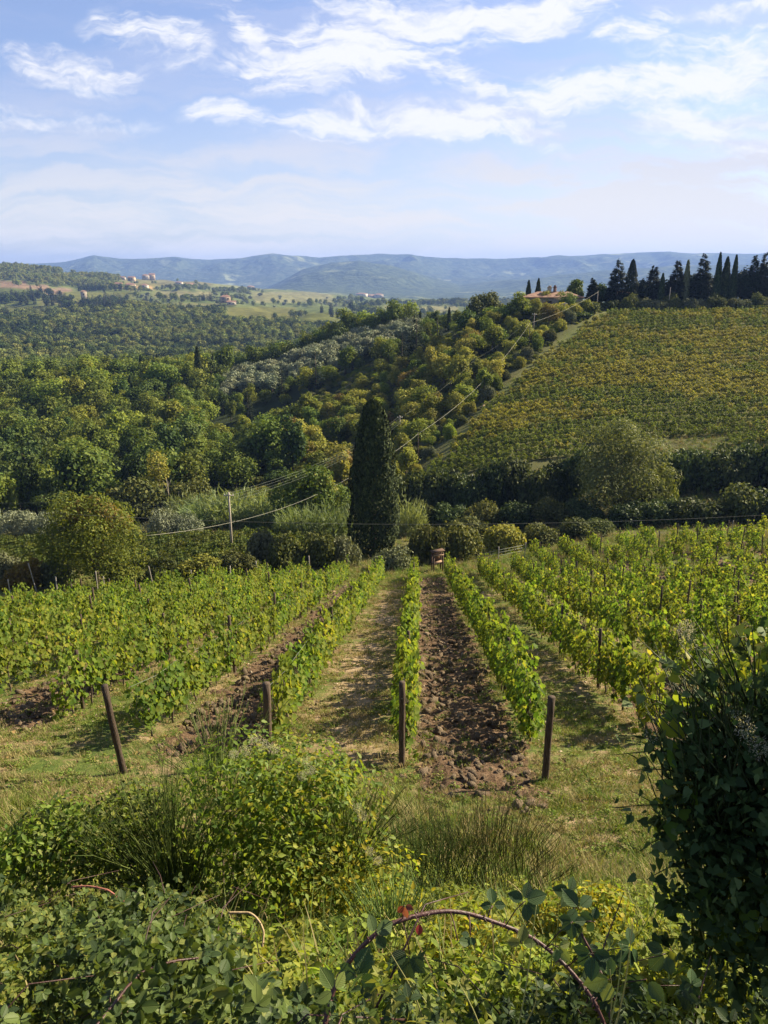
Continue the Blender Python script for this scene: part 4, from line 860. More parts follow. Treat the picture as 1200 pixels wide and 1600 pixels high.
# dark ivy bank below the hillside vineyard
for i, px in enumerate(range(630, 910, 34)):
    S('ivydark', px, 103.5 + (i % 3) * .9, 74, 84 - (i % 4) * 5, 'dark ivy and bramble mound of the bank under the hillside vineyard', 'shrub', 'bank_shrub', 'dark bank shrubs right of the cypress')
for i, px in enumerate(range(650, 930, 52)):
    S('ivydark' if i % 2 else 'scrub', px, 97 - i * .4, 70, 42, 'dark low shrub in the hollow right of the cypress', 'shrub', 'hollow_shrub', 'low shrubs in the hollow')
for i, (px, D, w, h) in enumerate([(1045, 104, 70, 70), (1085, 105, 90, 66), (1130, 104, 80, 70), (1180, 105, 90, 76), (1225, 104, 90, 74), (1010, 97, 60, 40)]):
    S('ivydark', px, D, w, h, 'dark bramble mound of the bank right of the willow like tree', 'shrub', 'bank_shrub', 'dark bank shrubs on the right')
for i, (px, D, w, h) in enumerate([(985, 88, 80, 44), (1035, 88, 90, 48), (1090, 86, 90, 52), (1140, 87, 96, 64), (1190, 86, 96, 60), (1235, 85, 90, 60)]):
    S('ivydark' if i != 3 else 'scrub', px, D, w, h, ['dark low shrub in the shade under the willow like tree', 'dark shrub right of the willow foot', 'dark green shrub behind the upper right vine rows', 'taller olive shrub in the dark thicket on the right', 'dark shrub near the right picture edge', 'dark shrub cut by the right picture edge'][i])
S('oak', 1030, 98, 54, 70, 'green sunlit shrub leaning out right of the willow like tree'); S('scrub', 1090, 108.5, 70, 30, 'low sunlit shrub on the bank edge right of the willow like tree')
S('scrub', 215, 112, 110, 70, 'brown green thicket behind the broad yellow green tree'); S('oak', 175, 116, 90, 66, 'green thicket left of the thin ochre topped tree'); S('scrub', 300, 115, 90, 62, 'olive thicket behind the pale bare trunks')

# ---------------------------------------------------------------- woods: the 300 nearest trees one by one, the rest as one mass
WOOD = {}
for leaf, kinds in dict(oak_dark=('round', 'round', 'tall', 'round'), oak=('round', 'round', 'tall', 'round', 'tall'), light=('round', 'tall', 'round'), autumn=('round', 'tall', 'round'), rust=('round',), conifer=('conifer', 'conifer'), cypress=('column', 'column'), olive=('round', 'round'), grove=('round', 'round')).items():
    WOOD[leaf] = []
    for i, kd in enumerate(kinds):
        hh, rr = dict(round=(8.5, 3.9), tall=(10, 3.6), conifer=(13, 3.3), column=(11, 1.25))[kd]
        if leaf in ('olive', 'grove'): hh, rr = 4.6, 2.6
        g = tree_mesh(kd, 500 + i * 11 + sum(map(ord, leaf)), leaf, hh, rr, 2300 if kd in ('round', 'tall') else 2600, .46 if leaf not in ('olive', 'grove') else .34); WOOD[leaf].append(g.mesh('tree', [M[leaf], M['bark']]))
forest = []        # x, y, leaf, scale, zone
rng = np.random.default_rng(91)
def jgrid(x0, x1, y0, y1, step):
    X, Y = np.meshgrid(np.arange(x0, x1, step), np.arange(y0, y1, step)); X = X + rng.uniform(-.42, .42, X.shape) * step; Y = Y + rng.uniform(-.42, .42, Y.shape) * step; return X.ravel(), Y.ravel()
X, Y = jgrid(-260, 90, 112, 460, 5.4); Z = ground_z(X, Y); PX, PY = px_of(X, Y, Z)
pp = path_px(Y)
for x, y, z, px in zip(X, Y, Z, PX):
    if px < -90 or px > 900: continue
    slope_zone = y < 212 and px > np.interp(y, [112, 140, 165, 190, 212], [570, 470, 430, 470, 570]) and px < path_px(y) - (26 if y < 160 else 20)
    right = np.interp(y, [112, 128, 140, 165, 190, 212, 240, 300, 460], [-90, 200, 470, 430, 470, 570, 640, 600, 760])
    if slope_zone:
        near_path = path_px(y) - px < 90; r_ = rng.random()
        leaf = ('autumn' if r_ < .43 else 'rust' if r_ < .50 else 'light' if r_ < .88 else 'oak'); forest.append((x, y, leaf, rng.uniform(.38, .62) if near_path else rng.uniform(.5, .85) * (.72 if y > 192 else 1), 's'))
    elif y < 122 and px > 120: continue
    elif px < right or (212 < y < 330 and px < 760):
        grove = 236 < y < 290 and 350 < px < 660
        if grove:
            if rng.random() < .9: forest.append((x, y, 'grove', rng.uniform(.8, 1.25), 'g'))
            continue
        n_ = fbm(np.array([x / 34]), np.array([y / 34]), 93, 3)[0]; r_ = rng.random()
        if px > 330 and 190 < y <= 226 and rng.random() < .75: continue
        if y < 175: leaf = 'oak_dark' if r_ < .60 else 'oak'
        elif y > 400: leaf = 'oak_dark' if r_ < .35 else 'oak' if r_ < .8 else 'light'
        else: leaf = 'light' if r_ < (.34 if n_ > .5 else .14) else 'oak' if r_ < (.9 if n_ > .48 else .62) else 'oak_dark'
        if rng.random() < .025: leaf = 'cypress'
        forest.append((x, y, leaf, rng.uniform(.7, 1.5) * (.75 if rng.random() < .3 else 1) * (.5 if y > 200 and px > 640 else .6 if px > 320 and 165 < y < 245 else .85 if y < 240 else 1), 'f'))
forest.sort(key=lambda f: math.hypot(f[0], f[1]))
special = [  # dark conifers and others standing out of the wood: px, D, leaf, scale, label
    (650, 205, 'conifer', 1.15, 'big dark conifer on the slope, left of the autumn trees'), (628, 212, 'conifer', .8, 'smaller dark conifer leaning on the big one on the slope'), (683, 214, 'conifer', .75, 'slim dark conifer behind the autumn trees'),
    (494, 222, 'conifer', .95, 'dark conifer standing before the pale olive grove'), (441, 228, 'conifer', .72, 'dark slim conifer left of the olive grove'), (388, 215, 'conifer', .6, 'small dark conifer at the left end of the olive grove')]
for px, D, leaf, sc, lab in special:
    x, y, z = at(px, D); tag(put('conifer_tree', WOOD[leaf][0], None, (x, y, z), (0, 0, px), (sc, sc, sc)), lab, 'tree')
NAMES = dict(oak_dark=('oak_tree', 'dark green oak in the wood of the left valley', 'dark oaks of the valley wood'), oak=('oak_tree', 'mid green oak in the wood of the left valley', 'mid green oaks of the valley wood'),
             light=('broadleaf_tree', 'light green broadleaf tree in the wood of the left valley', 'light green trees of the valley wood'), cypress=('cypress_tree', 'slim dark cypress rising out of the left valley wood', 'slim cypresses in the valley wood'), grove=('olive_tree', 'pale grey olive tree of the grove on the far slope', 'olives of the far grove'))
SLOPE = dict(autumn=('broadleaf_tree', 'yellowing tree on the slope left of the hillside vineyard path', 'yellowing trees on the slope'), rust=('broadleaf_tree', 'rust coloured tree on the slope left of the vineyard path', 'rust coloured trees on the slope'),
             light=('broadleaf_tree', 'fresh green small tree on the slope left of the vineyard path', 'fresh green trees on the slope'), oak=('broadleaf_tree', 'darker green tree on the slope left of the vineyard path', 'darker green trees on the slope'))
mass = []
vis = [f for f in forest]
ind = 0
for (x, y, leaf, sc, zone) in vis:
    z = gz(x, y); px, py = px_of(x, y, z + 5); rz = rng.uniform(0, 6.28)
    if ind < 290 and -20 < px < 930 and (zone != 'f' or y < 400):
        nm, lab, grp = (SLOPE if zone == 's' else NAMES).get(leaf); me = WOOD[leaf][int(rng.integers(0, len(WOOD[leaf])))]
        tag(put(nm, me, None, (x, y, z - .1), (0, 0, rz), (sc * rng.uniform(.85, 1.2), sc, sc * rng.uniform(.8, 1.15))), lab, 'tree', grp); ind += 1
    else: mass.append((x, y, z - .1, rz, sc, leaf))
print('trees', ind, 'mass', len(mass))
# far wood: simple small trees
FARW = []; FIDX = {}
for leaf, fm in (('oak_dark', 'far_dark'), ('oak', 'far_mid'), ('light', 'far_light'), ('conifer', 'conifer'), ('olive', 'olive')):
    FIDX[leaf] = []
    for i in range(2):
        kd = 'conifer' if leaf == 'conifer' else 'round'; hh, rr = (12, 2.6) if kd == 'conifer' else (8.5, 4.0)
        if leaf == 'olive': hh, rr = 5, 3
        FIDX[leaf].append(len(FARW)); FARW.append(tree_mesh(kd, 700 + i * 3 + sum(map(ord, leaf)), leaf, hh, rr, 420, .95 if kd == 'round' else 1.1).mesh('far_tree', [M[fm], M['bark']]))
nf = len(FARW); LEAF_IDX = {}
for leaf in WOOD: LEAF_IDX[leaf] = list(range(len(FARW), len(FARW) + len(WOOD[leaf]))); FARW += WOOD[leaf]
pts = [(x, y, z, rz, sc, LEAF_IDX[leaf][int(rng.integers(0, len(LEAF_IDX[leaf])))]) for x, y, z, rz, sc, leaf in mass]
X, Y = jgrid(-460, 330, 455, 1000, 8.0); X2, Y2 = jgrid(-1000, 500, 1000, 2500, 13.0); X = np.concatenate([X, X2]); Y = np.concatenate([Y, Y2])
Z = ground_z(X, Y); PX, PY = px_of(X, Y, Z); den = fbm(X / 120, Y / 120, 95, 4); kindn = fbm(X / 80, Y / 80, 96, 3); infield = np.zeros(len(X), bool)
for (x0, y0, x1, y1), c in FIELDS:
    j = (fbm(X / 40, Y / 40, 21, 3) - .5) * 9; infield |= (PX + j > x0 - 4) & (PX + j < x1 + 4) & (PY > y0 - 1) & (PY < y1 + 1.5)
for x, y, z, px, py, d, kn, inf in zip(X, Y, Z, PX, PY, den, kindn, infield):
    if px < -60 or px > 830 or (inf and rng.random() > (.02 if y < 1400 or px < 150 else .07)): continue
    grove = (200 < px < 330 and y > 1150) or (330 < px < 560 and y > 1250)
    if grove and rng.random() > .42: continue
    th = .20 if y < 1050 else (.36 if px < 230 else .50)
    if d < th: continue
    r_ = rng.random()
    if grove: leaf = 'olive' if r_ < .6 else 'oak'
    elif px < 230 and py < 452: leaf = 'light' if r_ < .8 else 'oak'
    elif 448 < py < 490 and px < 200: leaf = 'conifer' if r_ < .5 else 'oak_dark'
    else: leaf = 'oak_dark' if (kn < .46 and r_ < .85) or r_ < .12 else ('oak' if r_ < .68 else 'light')
    pts.append((x, y, z - .3, rng.uniform(0, 6.28), rng.uniform(.7, 1.2) * (1.0 if y < 1000 else 1.35), FIDX[leaf][int(rng.integers(0, 2))]))
# tree rows on the far fields
for (x0, x1, pyr, D, leaf, nn) in [(500, 575, 487, 1150, 'conifer', 16), (310, 350, 470, 1420, 'conifer', 12), (195, 300, 470, 1150, 'conifer', 16), (0, 130, 467, 1050, 'conifer', 26), (60, 110, 456, 1250, 'conifer', 10), (340, 395, 440, 2300, 'oak_dark', 26), (455, 480, 490, 1180, 'oak', 8)]:
    for i in range(nn):
        x, y, z = at(rng.uniform(x0, x1), D + rng.uniform(-25, 25)); pts.append((x, y, z, rng.uniform(0, 6), rng.uniform(.8, 1.5), FIDX[leaf][i % 2]))
pts = np.array(pts); n = len(pts); print('far wood', n)
scatter('woodland', lib('woodland_sources', FARW), pts[:, :3], np.stack([0 * pts[:, 3], 0 * pts[:, 3], pts[:, 3]], 1), pts[:, 4], pts[:, 5].astype(int), 'woods and olive groves covering the far valley and hills')

# ---------------------------------------------------------------- trees on the ridge round the house
def ridge(kind, leaf, px, pytop, D, wpx, label, name='conifer_tree', n=3800, size=.55, seed=0):
    x, y, z = at(px, D); dep = D * CP - z * SP; top = D * tpy(pytop); h = max(top - z, 1.5); r = wpx / 2400 * dep
    g = tree_mesh(kind, 900 + seed + int(px), leaf, h, r / (.72 if kind == 'tall' else 1), n, size)
    me = g.mesh('tree', [M[leaf], M['bark']]); return tag(put(name, me, None, (x, y, z - .2), (0, 0, px * .7)), label, 'tree')
rg = [('column', 'cypress', 824, 439, 222, 11, 'left one of the two small cypresses behind the house roof', 'cypress_tree'), ('column', 'cypress', 839, 436, 222, 11, 'right one of the two small cypresses behind the house roof', 'cypress_tree'),
      ('tall', 'oak', 896, 432, 216, 26, 'tufted tree at the right end of the house roof', 'broadleaf_tree'), ('conifer', 'conifer', 924, 434, 214, 24, 'slim dark tree between the house and the conifer group', 'conifer_tree'), ('round', 'oak_dark', 940, 446, 216, 34, 'rounded dark tree left of the conifer group', 'broadleaf_tree'),
      ('conifer', 'conifer', 962, 405, 213, 44, 'broad dark conifer at the left end of the group on the ridge', 'conifer_tree'), ('column', 'conifer', 983, 406, 211, 24, 'dense columnar conifer second from left on the ridge', 'conifer_tree'), ('tall', 'conifer', 1000, 440, 214, 34, 'low dark tree between tall ridge conifers', 'broadleaf_tree'),
      ('conifer', 'conifer', 1017, 413, 214, 40, 'pointed conifer left of the slim cypress on the ridge', 'conifer_tree'), ('column', 'cypress', 1031, 428, 210, 11, 'slim short cypress in front of the ridge conifers', 'cypress_tree'), ('conifer', 'conifer', 1053, 407, 214, 36, 'conifer with a blunt top in the middle of the ridge group', 'conifer_tree'),
      ('column', 'greyscrub', 1068, 407, 213, 13, 'slim paler tree right of the blunt topped conifer', 'poplar_tree'), ('conifer', 'conifer', 1092, 396, 213, 46, 'tall broad conifer right of the slim paler tree', 'conifer_tree'), ('column', 'cypress', 1116, 395, 211, 13, 'tall slim cypress left of a dense column shaped one', 'cypress_tree'),
      ('column', 'cypress', 1128, 402, 212, 19, 'dense column shaped cypress between two slim tall ones', 'cypress_tree'), ('column', 'cypress', 1141, 399, 211, 13, 'tall slim cypress right of the dense column shaped one', 'cypress_tree'), ('tall', 'conifer', 1154, 418, 215, 40, 'dark tree filling the gap near the right edge of the ridge', 'broadleaf_tree'),
      ('conifer', 'conifer', 1171, 396, 213, 30, 'feathery tall conifer near the right edge', 'conifer_tree'), ('conifer', 'conifer', 1186, 394, 214, 28, 'feathery tall conifer second from the right edge', 'conifer_tree'), ('conifer', 'conifer', 1206, 404, 214, 40, 'dark conifer cut by the right picture edge', 'conifer_tree'),
      ('tall', 'conifer', 1078, 430, 217, 60, 'dark broad tree behind the middle ridge conifers', 'broadleaf_tree'), ('tall', 'conifer', 1036, 432, 219, 60, 'dark broad tree behind the slim short cypress', 'broadleaf_tree'), ('tall', 'conifer', 1124, 428, 218, 70, 'dark broad tree behind the slim tall cypresses', 'broadleaf_tree'), ('tall', 'conifer', 1190, 428, 219, 70, 'dark broad tree behind the feathery conifers', 'broadleaf_tree'),
      ('round', 'scrub', 745, 461, 214, 40, 'brownish round tree left of the house', 'broadleaf_tree'), ('round', 'scrub', 768, 458, 216, 44, 'olive brown tree on the ridge left of the house', 'broadleaf_tree'), ('round', 'oak', 812, 457, 206, 44, 'green tree hiding the left end of the house', 'broadleaf_tree'),
      ('round', 'light', 850, 474, 203, 60, 'light green bushy tree in front of the house', 'broadleaf_tree'), ('round', 'oak', 786, 476, 207, 50, 'green tree on the slope below the house', 'broadleaf_tree'), ('round', 'autumn', 876, 472, 202, 40, 'yellowish bushy tree under the right end of the house', 'broadleaf_tree'),
      ('round', 'scrub', 912, 471, 202, 44, 'dull green tree right of the house by the pole', 'broadleaf_tree'), ('round', 'oak_dark', 735, 484, 206, 44, 'dark green tree on the ridge slope above the autumn trees', 'broadleaf_tree'), ('round', 'oak_dark', 906, 492, 198, 44, 'dark tree at the top end of the vineyard path', 'broadleaf_tree')]
for i, (kd, leaf, px, pt, D, w, lab, nm) in enumerate(rg): ridge(kd, leaf, px, pt, D, w, lab, nm, 8500 if kd == 'conifer' else 4200, .62 if kd == 'conifer' else .45, i)
for i, px in enumerate(range(985, 1225, 22)):
    S('greyscrub' if i % 3 else 'scrub', px, 206 + (i % 2), 34, 24 - (i % 3) * 3, 'grey green bush in the row under the ridge conifers', 'shrub', 'ridge_bush', 'bushes under the ridge conifers')
S('ivydark', 955, 207, 30, 16, 'clipped dark hedge at the top of the vineyard path', 'hedge', 'hedge')
for i in range(16):
    D = 116 + i * 5.6; S(['scrub', 'autumn', 'greyscrub', 'light'][i % 4], float(path_px(D)) - 13 - (i % 3) * 4, D, 24, 16 + (i % 4) * 3, 'small shrub along the edge of the vineyard path', 'shrub', 'path_shrub', 'shrubs along the vineyard path')

# scrub filling the slope between the trees and along the path
x = rng.uniform(-70, 60, 15000); y = rng.uniform(110, 245, 15000); pxs = path_x(y); k = (x < pxs - .5) & (x > pxs - np.interp(y, [110, 150, 180, 245], [46, 50, 68, 100])) & (fbm(x / 5, y / 5, 97, 3) > .40); x, y = x[k], y[k]; z = ground_z(x, y)
px, py = px_of(x, y, z); k = (px > -20) & (px < 960) & ((y > 114) | (px > 600)) & ~((y > 232) & (px > 350)); x, y, z = x[k], y[k], z[k]; n = len(x); d_ = path_x(y) - x
SCR = lib('scrub_sources', BUSH['scrub'] + BUSH['autumn'] + BUSH['light'] + BUSH['greyscrub'] + BUSH['oak']); print('slope scrub', n)
scatter('slope_scrub', SCR, np.stack([x, y, z - .1], 1), upright(n, .1, rng), np.where(d_ < 5, rng.uniform(.25, .55, n), rng.uniform(.5, 1.1, n)), rng.integers(0, 15, n), 'low scrub covering the slope between the trees and the vineyard path')
x = rng.uniform(2, 60, 9000); y = rng.uniform(110, 206, 9000); dd = x - path_x(y); k = (dd > -1.5) & (dd < 3.4); x, y = x[k], y[k]; z = ground_z(x, y); n = len(x)
scatter('path_grass', GR, np.stack([x, y, z], 1), upright(n, .15, rng), rng.uniform(.7, 1.4, n), rng.integers(0, 8, n), 'grass growing on the path beside the hillside vineyard')
x = rng.uniform(-50, 60, 12000); y = rng.uniform(60, 112, 12000); z = ground_z(x, y); px, py = px_of(x, y, z); k = (px > -30) & (px < 1240) & (R.random(12000) < .8); x, y, z = x[k], y[k], z[k]; n = len(x)
scatter('hollow_grass', GR, np.stack([x, y, z], 1), upright(n, .15, rng), rng.uniform(1.2, 2.6, n), rng.integers(0, 12, n), 'rough grass in the hollow between the two vineyards')
# ---------------------------------------------------------------- buildings
def house(name, label, px, D, w, d, h, rise, rz, wall='stone', wins=(), chimneys=(), dz=0.0, hip=True, door=None):
    x, y, z = at(px, D); t = thing(name, label, 'house', (x, y, z + dz), rz)
    g = Geo(); g.box((0, 0, h / 2 - .5), (w, d, h + 1.0)); put('wall', g.mesh('wall', M[wall]), t)
    g = Geo(); o = .45; W2, D2 = w / 2 + o, d / 2 + o; rl = max(W2 - D2 * (1.0 if hip else 0), .1) if hip else W2
    V = [(-W2, -D2, h), (W2, -D2, h), (W2, D2, h), (-W2, D2, h), (-rl, 0, h + rise), (rl, 0, h + rise)]; V2 = [(a, b, c + .16) for a, b, c in V]
    g.add(V + V2, [[6, 7, 11, 10], [8, 9, 10, 11]]); g.add(V + V2, [[0, 3, 2, 1]]); g.add(V + V2, [[7, 8, 11], [9, 6, 10]]); g.add(V + V2, [[0, 1, 7, 6], [1, 2, 8, 7], [2, 3, 9, 8], [3, 0, 6, 9]])
    ro = put('roof', g.mesh('roof', M['tiles']), t)
    for cx, cw, ch in chimneys:
        g = Geo(); g.box((cx, 0, h + rise + ch / 2 - .6), (cw, cw * .8, ch + .6)); g.box((cx, 0, h + rise + ch - .26), (cw * 1.25, cw * 1.0, .14)); g.box((cx, 0, h + rise + ch + .0), (cw * .7, cw * .55, .36)); put('chimney', g.mesh('chimney', M['tiles' if cw < 1 else 'ochreplaster']), ro)
    for wx, wz, ww, wh in wins:
        g = Geo(); g.box((wx, -d / 2 - .03, wz), (ww + .3, .1, wh + .3)); f = put('window', g.mesh('window', M['plaster' if wall != 'plaster' else 'ochreplaster']), t)
        g = Geo(); g.box((wx, -d / 2 - .09, wz), (ww, .06, wh)); put('pane', g.mesh('pane', M['glass']), f)
        g = Geo(); g.box((wx - ww * .75, -d / 2 - .13, wz), (ww * .45, .06, wh)); g.box((wx + ww * .75, -d / 2 - .13, wz), (ww * .45, .06, wh)); put('shutter', g.mesh('shutter', M['shutter']), f)
    return t
house('farmhouse', 'long low stone farmhouse with a weathered terracotta roof on the ridge', 862, 212, 15.0, 7.0, 3.6, 1.35, -.12, 'stone', [(-4.2, 2.3, .8, 1.1), (-1.2, 2.3, .8, 1.1), (2.2, 2.3, .8, 1.1), (4.6, 2.3, .8, 1.1)], [(-.9, 1.0, 1.5), (.5, .8, 1.6)], dz=-.3, hip=True)
house('outbuilding', 'small ochre shed half hidden behind the ridge conifers', 975, 218, 4, 3.5, 2.4, 1.0, .1, 'ochreplaster', [(0, 1.4, .7, .8)], dz=.3, hip=False)
house('villa', 'red roofed villa beside dark trees on the middle hill', 353, 1330, 17, 12, 9, 3.5, .2, 'ochreplaster', [(-4, 6, 1.6, 2.2), (4, 6, 1.6, 2.2), (-4, 2, 1.6, 2.2), (4, 2, 1.6, 2.2)], [(2, 1.6, 2)], dz=4)
house('annex', 'low pale annex in front of the red roofed villa', 362, 1310, 15, 8, 4.5, 2, .2, 'plaster', [(-3, 2.4, 1.4, 1.6), (3, 2.4, 1.4, 1.6)], dz=2, hip=False)
house('stone_tower', 'pale square stone building among dark trees on the left hill', 132, 1300, 9, 9, 13, 2, .3, 'stone', [(0, 9, 1.4, 2)], dz=2)
house('country_house', 'ochre house above the pale quarried field', 204, 1760, 22, 12, 9, 3.5, .1, 'ochreplaster', [(-5, 5, 2, 2.5), (5, 5, 2, 2.5)], dz=2)
house('country_house', 'second ochre house right of the quarried field', 226, 1780, 16, 10, 8, 3, -.2, 'plaster', [(0, 5, 2, 2.5)], dz=2)
for i, (px, D, w, h, lab) in enumerate([(172, 2150, 16, 9, 'leftmost white house of the hilltop hamlet'), (181, 2180, 20, 11, 'tall white house in the hilltop hamlet'), (192, 2200, 15, 8, 'small house right of the tall hamlet house'), (206, 2120, 18, 9, 'red roofed house below the hamlet skyline'),
        (228, 2600, 22, 12, 'long building on the far ridge crest'), (238, 2620, 18, 16, 'tower like building on the far ridge crest'), (280, 2350, 20, 8, 'white house alone among pale far fields'), (297, 2100, 22, 9, 'pale farm building low among the far fields'), (392, 2750, 26, 9, 'pale house at the end of the far wood row'), (186, 1620, 14, 8, 'small pale house among olives above the dark trees'),
        (565, 3050, 40, 11, 'left building of the village in the far plain'), (578, 3080, 46, 10, 'broad red building of the village in the far plain'), (592, 3060, 36, 12, 'right building of the village in the far plain')]):
    house('far_house', lab, px, D, w, w * .6, h, h * .3, (i * .7) % 1 - .4, ['plaster', 'ochreplaster'][i % 2], [(-w * .22, h * .6, 2, 2.4), (w * .22, h * .6, 2, 2.4)], dz=2, hip=i % 2 == 0)

# ---------------------------------------------------------------- poles and cables
def upole(label, px, D, hpx, r=.13, cross=True, lean=0.0, mat='pole'):
    x, y, z = at(px, D); h = h_of(hpx, D, z); t = thing('utility_pole', label, 'pole', (x, y, z)); t.rotation_euler = (0, lean, 0)
    g = Geo(); g.tube([(0, 0, -.4), (0, 0, h * .5), (0, 0, h)], [r, r * .85, r * .65], 8); put('shaft', g.mesh('shaft', M[mat], smooth=True), t)
    if cross:
        g = Geo(); g.box((0, -.09, h - .35), (1.1, .08, .09)); a = put('crossarm', g.mesh('crossarm', M[mat]), t)
        for q in (-.45, -.15, .15, .45):
            g = Geo(); g.tube([(q, -.09, h - .34), (q, -.09, h - .22), (q, -.09, h - .16)], [.035, .05, .03], 6); put('insulator', g.mesh('insulator', M['stake']), a)
    return np.array([x, y, z + h])
P1 = upole('tall pale utility pole left of the cypress carrying four wires', 363, 79, 94, .14); P2 = upole('utility pole leaning in the shrubs right of the cypress top', 627, 143, 52, .13, lean=-.05); P3 = upole('thin utility pole below the autumn trees, third along the line', 741, 168, 33, .11, lean=-.04)
P4 = upole('thin utility pole near the yellow tree, fourth along the line', 833, 186, 36, .10); P5 = upole('small utility pole near the top of the slope', 881, 197, 24, .10)
T2 = upole('short dark cable post beside the vineyard path, low on the slope', 653, 128, 44, .09, False, mat='post'); T3 = upole('dark cable post halfway up the vineyard path', 826, 177, 42, .09, False, mat='post')
P6 = upole('pale pole at the ridge by the house', 932, 204, 30, .11, False); upole('pale pole before the ridge conifers', 1044, 206, 32, .11, False)
def cable(name, a, b, sag, r, label, mat='wire', n=24, group=None):
    a, b = np.asarray(a, float), np.asarray(b, float); t = np.linspace(0, 1, n)[:, None]; p = a + (b - a) * t; p[:, 2] -= (sag * 4 * t * (1 - t))[:, 0]
    g = Geo(); g.tube(p, r, 5); return tag(put(name, g.mesh(name, M[mat])), label, 'cable', group)
def ray_pt(px, py, D):
    v = (800 - py) / 1200; f = D / (CP + v * SP); return np.array([f * (px - 600) / 1200, D, f * (-SP + v * CP)])
left = ray_pt(-60, 812, 70)
for i, q in enumerate((-.5, -.2, .2, .5)):
    o = np.array([q, -.09, -.2 - .22 * i]); lab = ['first', 'second', 'third', 'fourth'][i]
    A = ray_pt(190, 787 + i * 3, 105 - i)
    cable('power_line', P1 + o, P2 + o, 1.6, .010, f'{lab} of the four parallel wires rising from the tall pole, counted from the left', group='wires right of the tall pole'); cable('power_line', P1 + o, A, .4, .009, f'{lab} thin wire going left from the tall pole into the trees', group='wires left of the tall pole')
for i, (A, B, lab) in enumerate([(P2, P3, 'wire pair from the leaning pole up to the third pole'), (P3, P4, 'wire from the third pole up to the fourth pole'), (P4, P5, 'wire from the fourth pole to the small top pole')]): cable('power_line', A - [0, 0, .3], B - [0, 0, .3], .7, .011, lab)
C0 = ray_pt(228, 837, 66.5); T1 = ray_pt(553, 742, 108)
cable('phone_cable', C0, T1, 1.55, .017, 'pale thick cable sagging from the broad tree up towards the cypress', 'cable'); cable('phone_cable', T1, T2 - [0, 0, .15], .5, .016, 'pale thick cable between the cypress and the short dark post', 'cable')
cable('phone_cable', T2 - [0, 0, .15], T3 - [0, 0, .2], 2.4, .019, 'pale thick cable sagging along the vineyard path', 'cable'); cable('phone_cable', T3 - [0, 0, .2], P6 - [0, 0, .3], .7, .019, 'pale thick cable climbing from the dark post to the ridge', 'cable')
C1 = ray_pt(84, 802, 61.5); C2 = ray_pt(1260, 801, 61.5); cable('phone_cable', C1, C2, 1.0, .012, 'thin grey cable spanning level right across the valley', 'cable', 40); cable('phone_cable', ray_pt(-40, 786, 95), ray_pt(112, 784, 95), .1, .015, 'dark thin cable over the grey olive trees at left')

# ---------------------------------------------------------------- fence stakes, wooden stand, plank, white stakes
for px, D, hp, lean, lab in [(58, 60, 48, -.13, 'pale stake leaning left by the rusty shrub'), (153, 59, 34, 0, 'grey stake below the broad yellow green tree'), (240, 60, 36, -.13, 'pale leaning stake right of the broad tree'), (16, 58, 26, 0, 'short stake at the left end of the vine tops'), (90, 58.5, 30, 0, 'short pale stake above the left vine tops'),
        (164, 58.5, 26, 0, 'short stake among vine tops below the broad tree'), (405, 59, 34, -.10, 'pale stake leaning left under the utility pole'), (485, 61.5, 36, -.04, 'upright pale stake at the far end of the left rows'), (301, 59, 28, 0, 'small stake before the yellowish long shrub'), (361, 59.5, 28, 0, 'dark stake at the far end of a left row'),
        (778, 67, 26, 0, 'dark fence post carrying wires above the meadow'), (819, 69, 24, .03, 'right fence post of the wire fence by the meadow'), (1143, 74, 22, 0, 'pale post at the upper right end of the vineyard')]:
    x, y, z = at(px, D); h = h_of(hp, D, z); tag(put('fence_stake', post_mesh(int(px), h, .045, 'palepost'), None, (x, y, z), (0, lean, 0)), lab, 'post')
for i, dz in enumerate((.75, 1.05, 1.3)):
    x0, y0, z0 = at(740, 66, dz - .25); x1, y1, z1 = at(778, 67, dz); x2, y2, z2 = at(819, 69, dz)
    g = Geo(); g.tube([(x0, y0, z0), (x1, y1, z1), (x2, y2, z2)], .018, 4); tag(put('fence_wire', g.mesh('fence_wire', M['wire'])), ['lowest', 'middle', 'topmost'][i] + ' wire of the short fence above the meadow', 'wire')
x, y, z = at(683, 64.8); t = thing('wooden_stand', 'reddish wooden stand with a slanted top at the end of the rows', 'stand', (x, y, z), .25); hh = 1.85
for sx in (-.42, .42):
    for sy in (-.3, .3):
        g = Geo(); g.box((sx, sy, hh / 2 - .2), (.11, .11, hh + .3)); put('leg', g.mesh('leg', M['rustwood']), t)
g = Geo(); g.box((0, 0, 0), (1.15, .85, .07)); put('top_board', g.mesh('top_board', M['rustwood']), t, (0, 0, hh + .06), (-.12, -.12, 0))
g = Geo(); g.box((0, -.37, 1.62), (.95, .05, .13)); put('rail', g.mesh('rail', M['plank']), t); g = Geo(); g.box((0, 0, 0), (.88, .5, .06)); put('shelf', g.mesh('shelf', M['plank']), t, (0, 0, .82), (0, -.14, 0))
g = Geo(); g.box((0, .37, 1.2), (.95, .05, .7)); put('back_panel', g.mesh('back_panel', M['rustwood']), t)
x, y, z = at(757, 146); g = Geo(); g.box((0, 0, .1), (.35, 3.2, .12)); tag(put('plank', g.mesh('plank', M['plank']), None, (x, y, z), (0.1, 0, -.5)), 'pale plank lying on the grass of the vineyard path', 'plank')
g = Geo(); g.box((0, 0, .35), (.10, .10, .8)); sm = g.mesh('stake', M['stake'])
for i in range(20):
    x, y, z = at(682 + i * 7.2 + R.uniform(-2, 2), 110.5 + R.uniform(-.5, .5)); tag(put('vine_guard', sm, None, (x, y, z), (R.normal(0, .06), R.normal(0, .06), 0), (1, 1, R.uniform(.6, 1.1))), 'small white plant guard on the bank top below the hillside vines', 'plant guard', 'white plant guards')

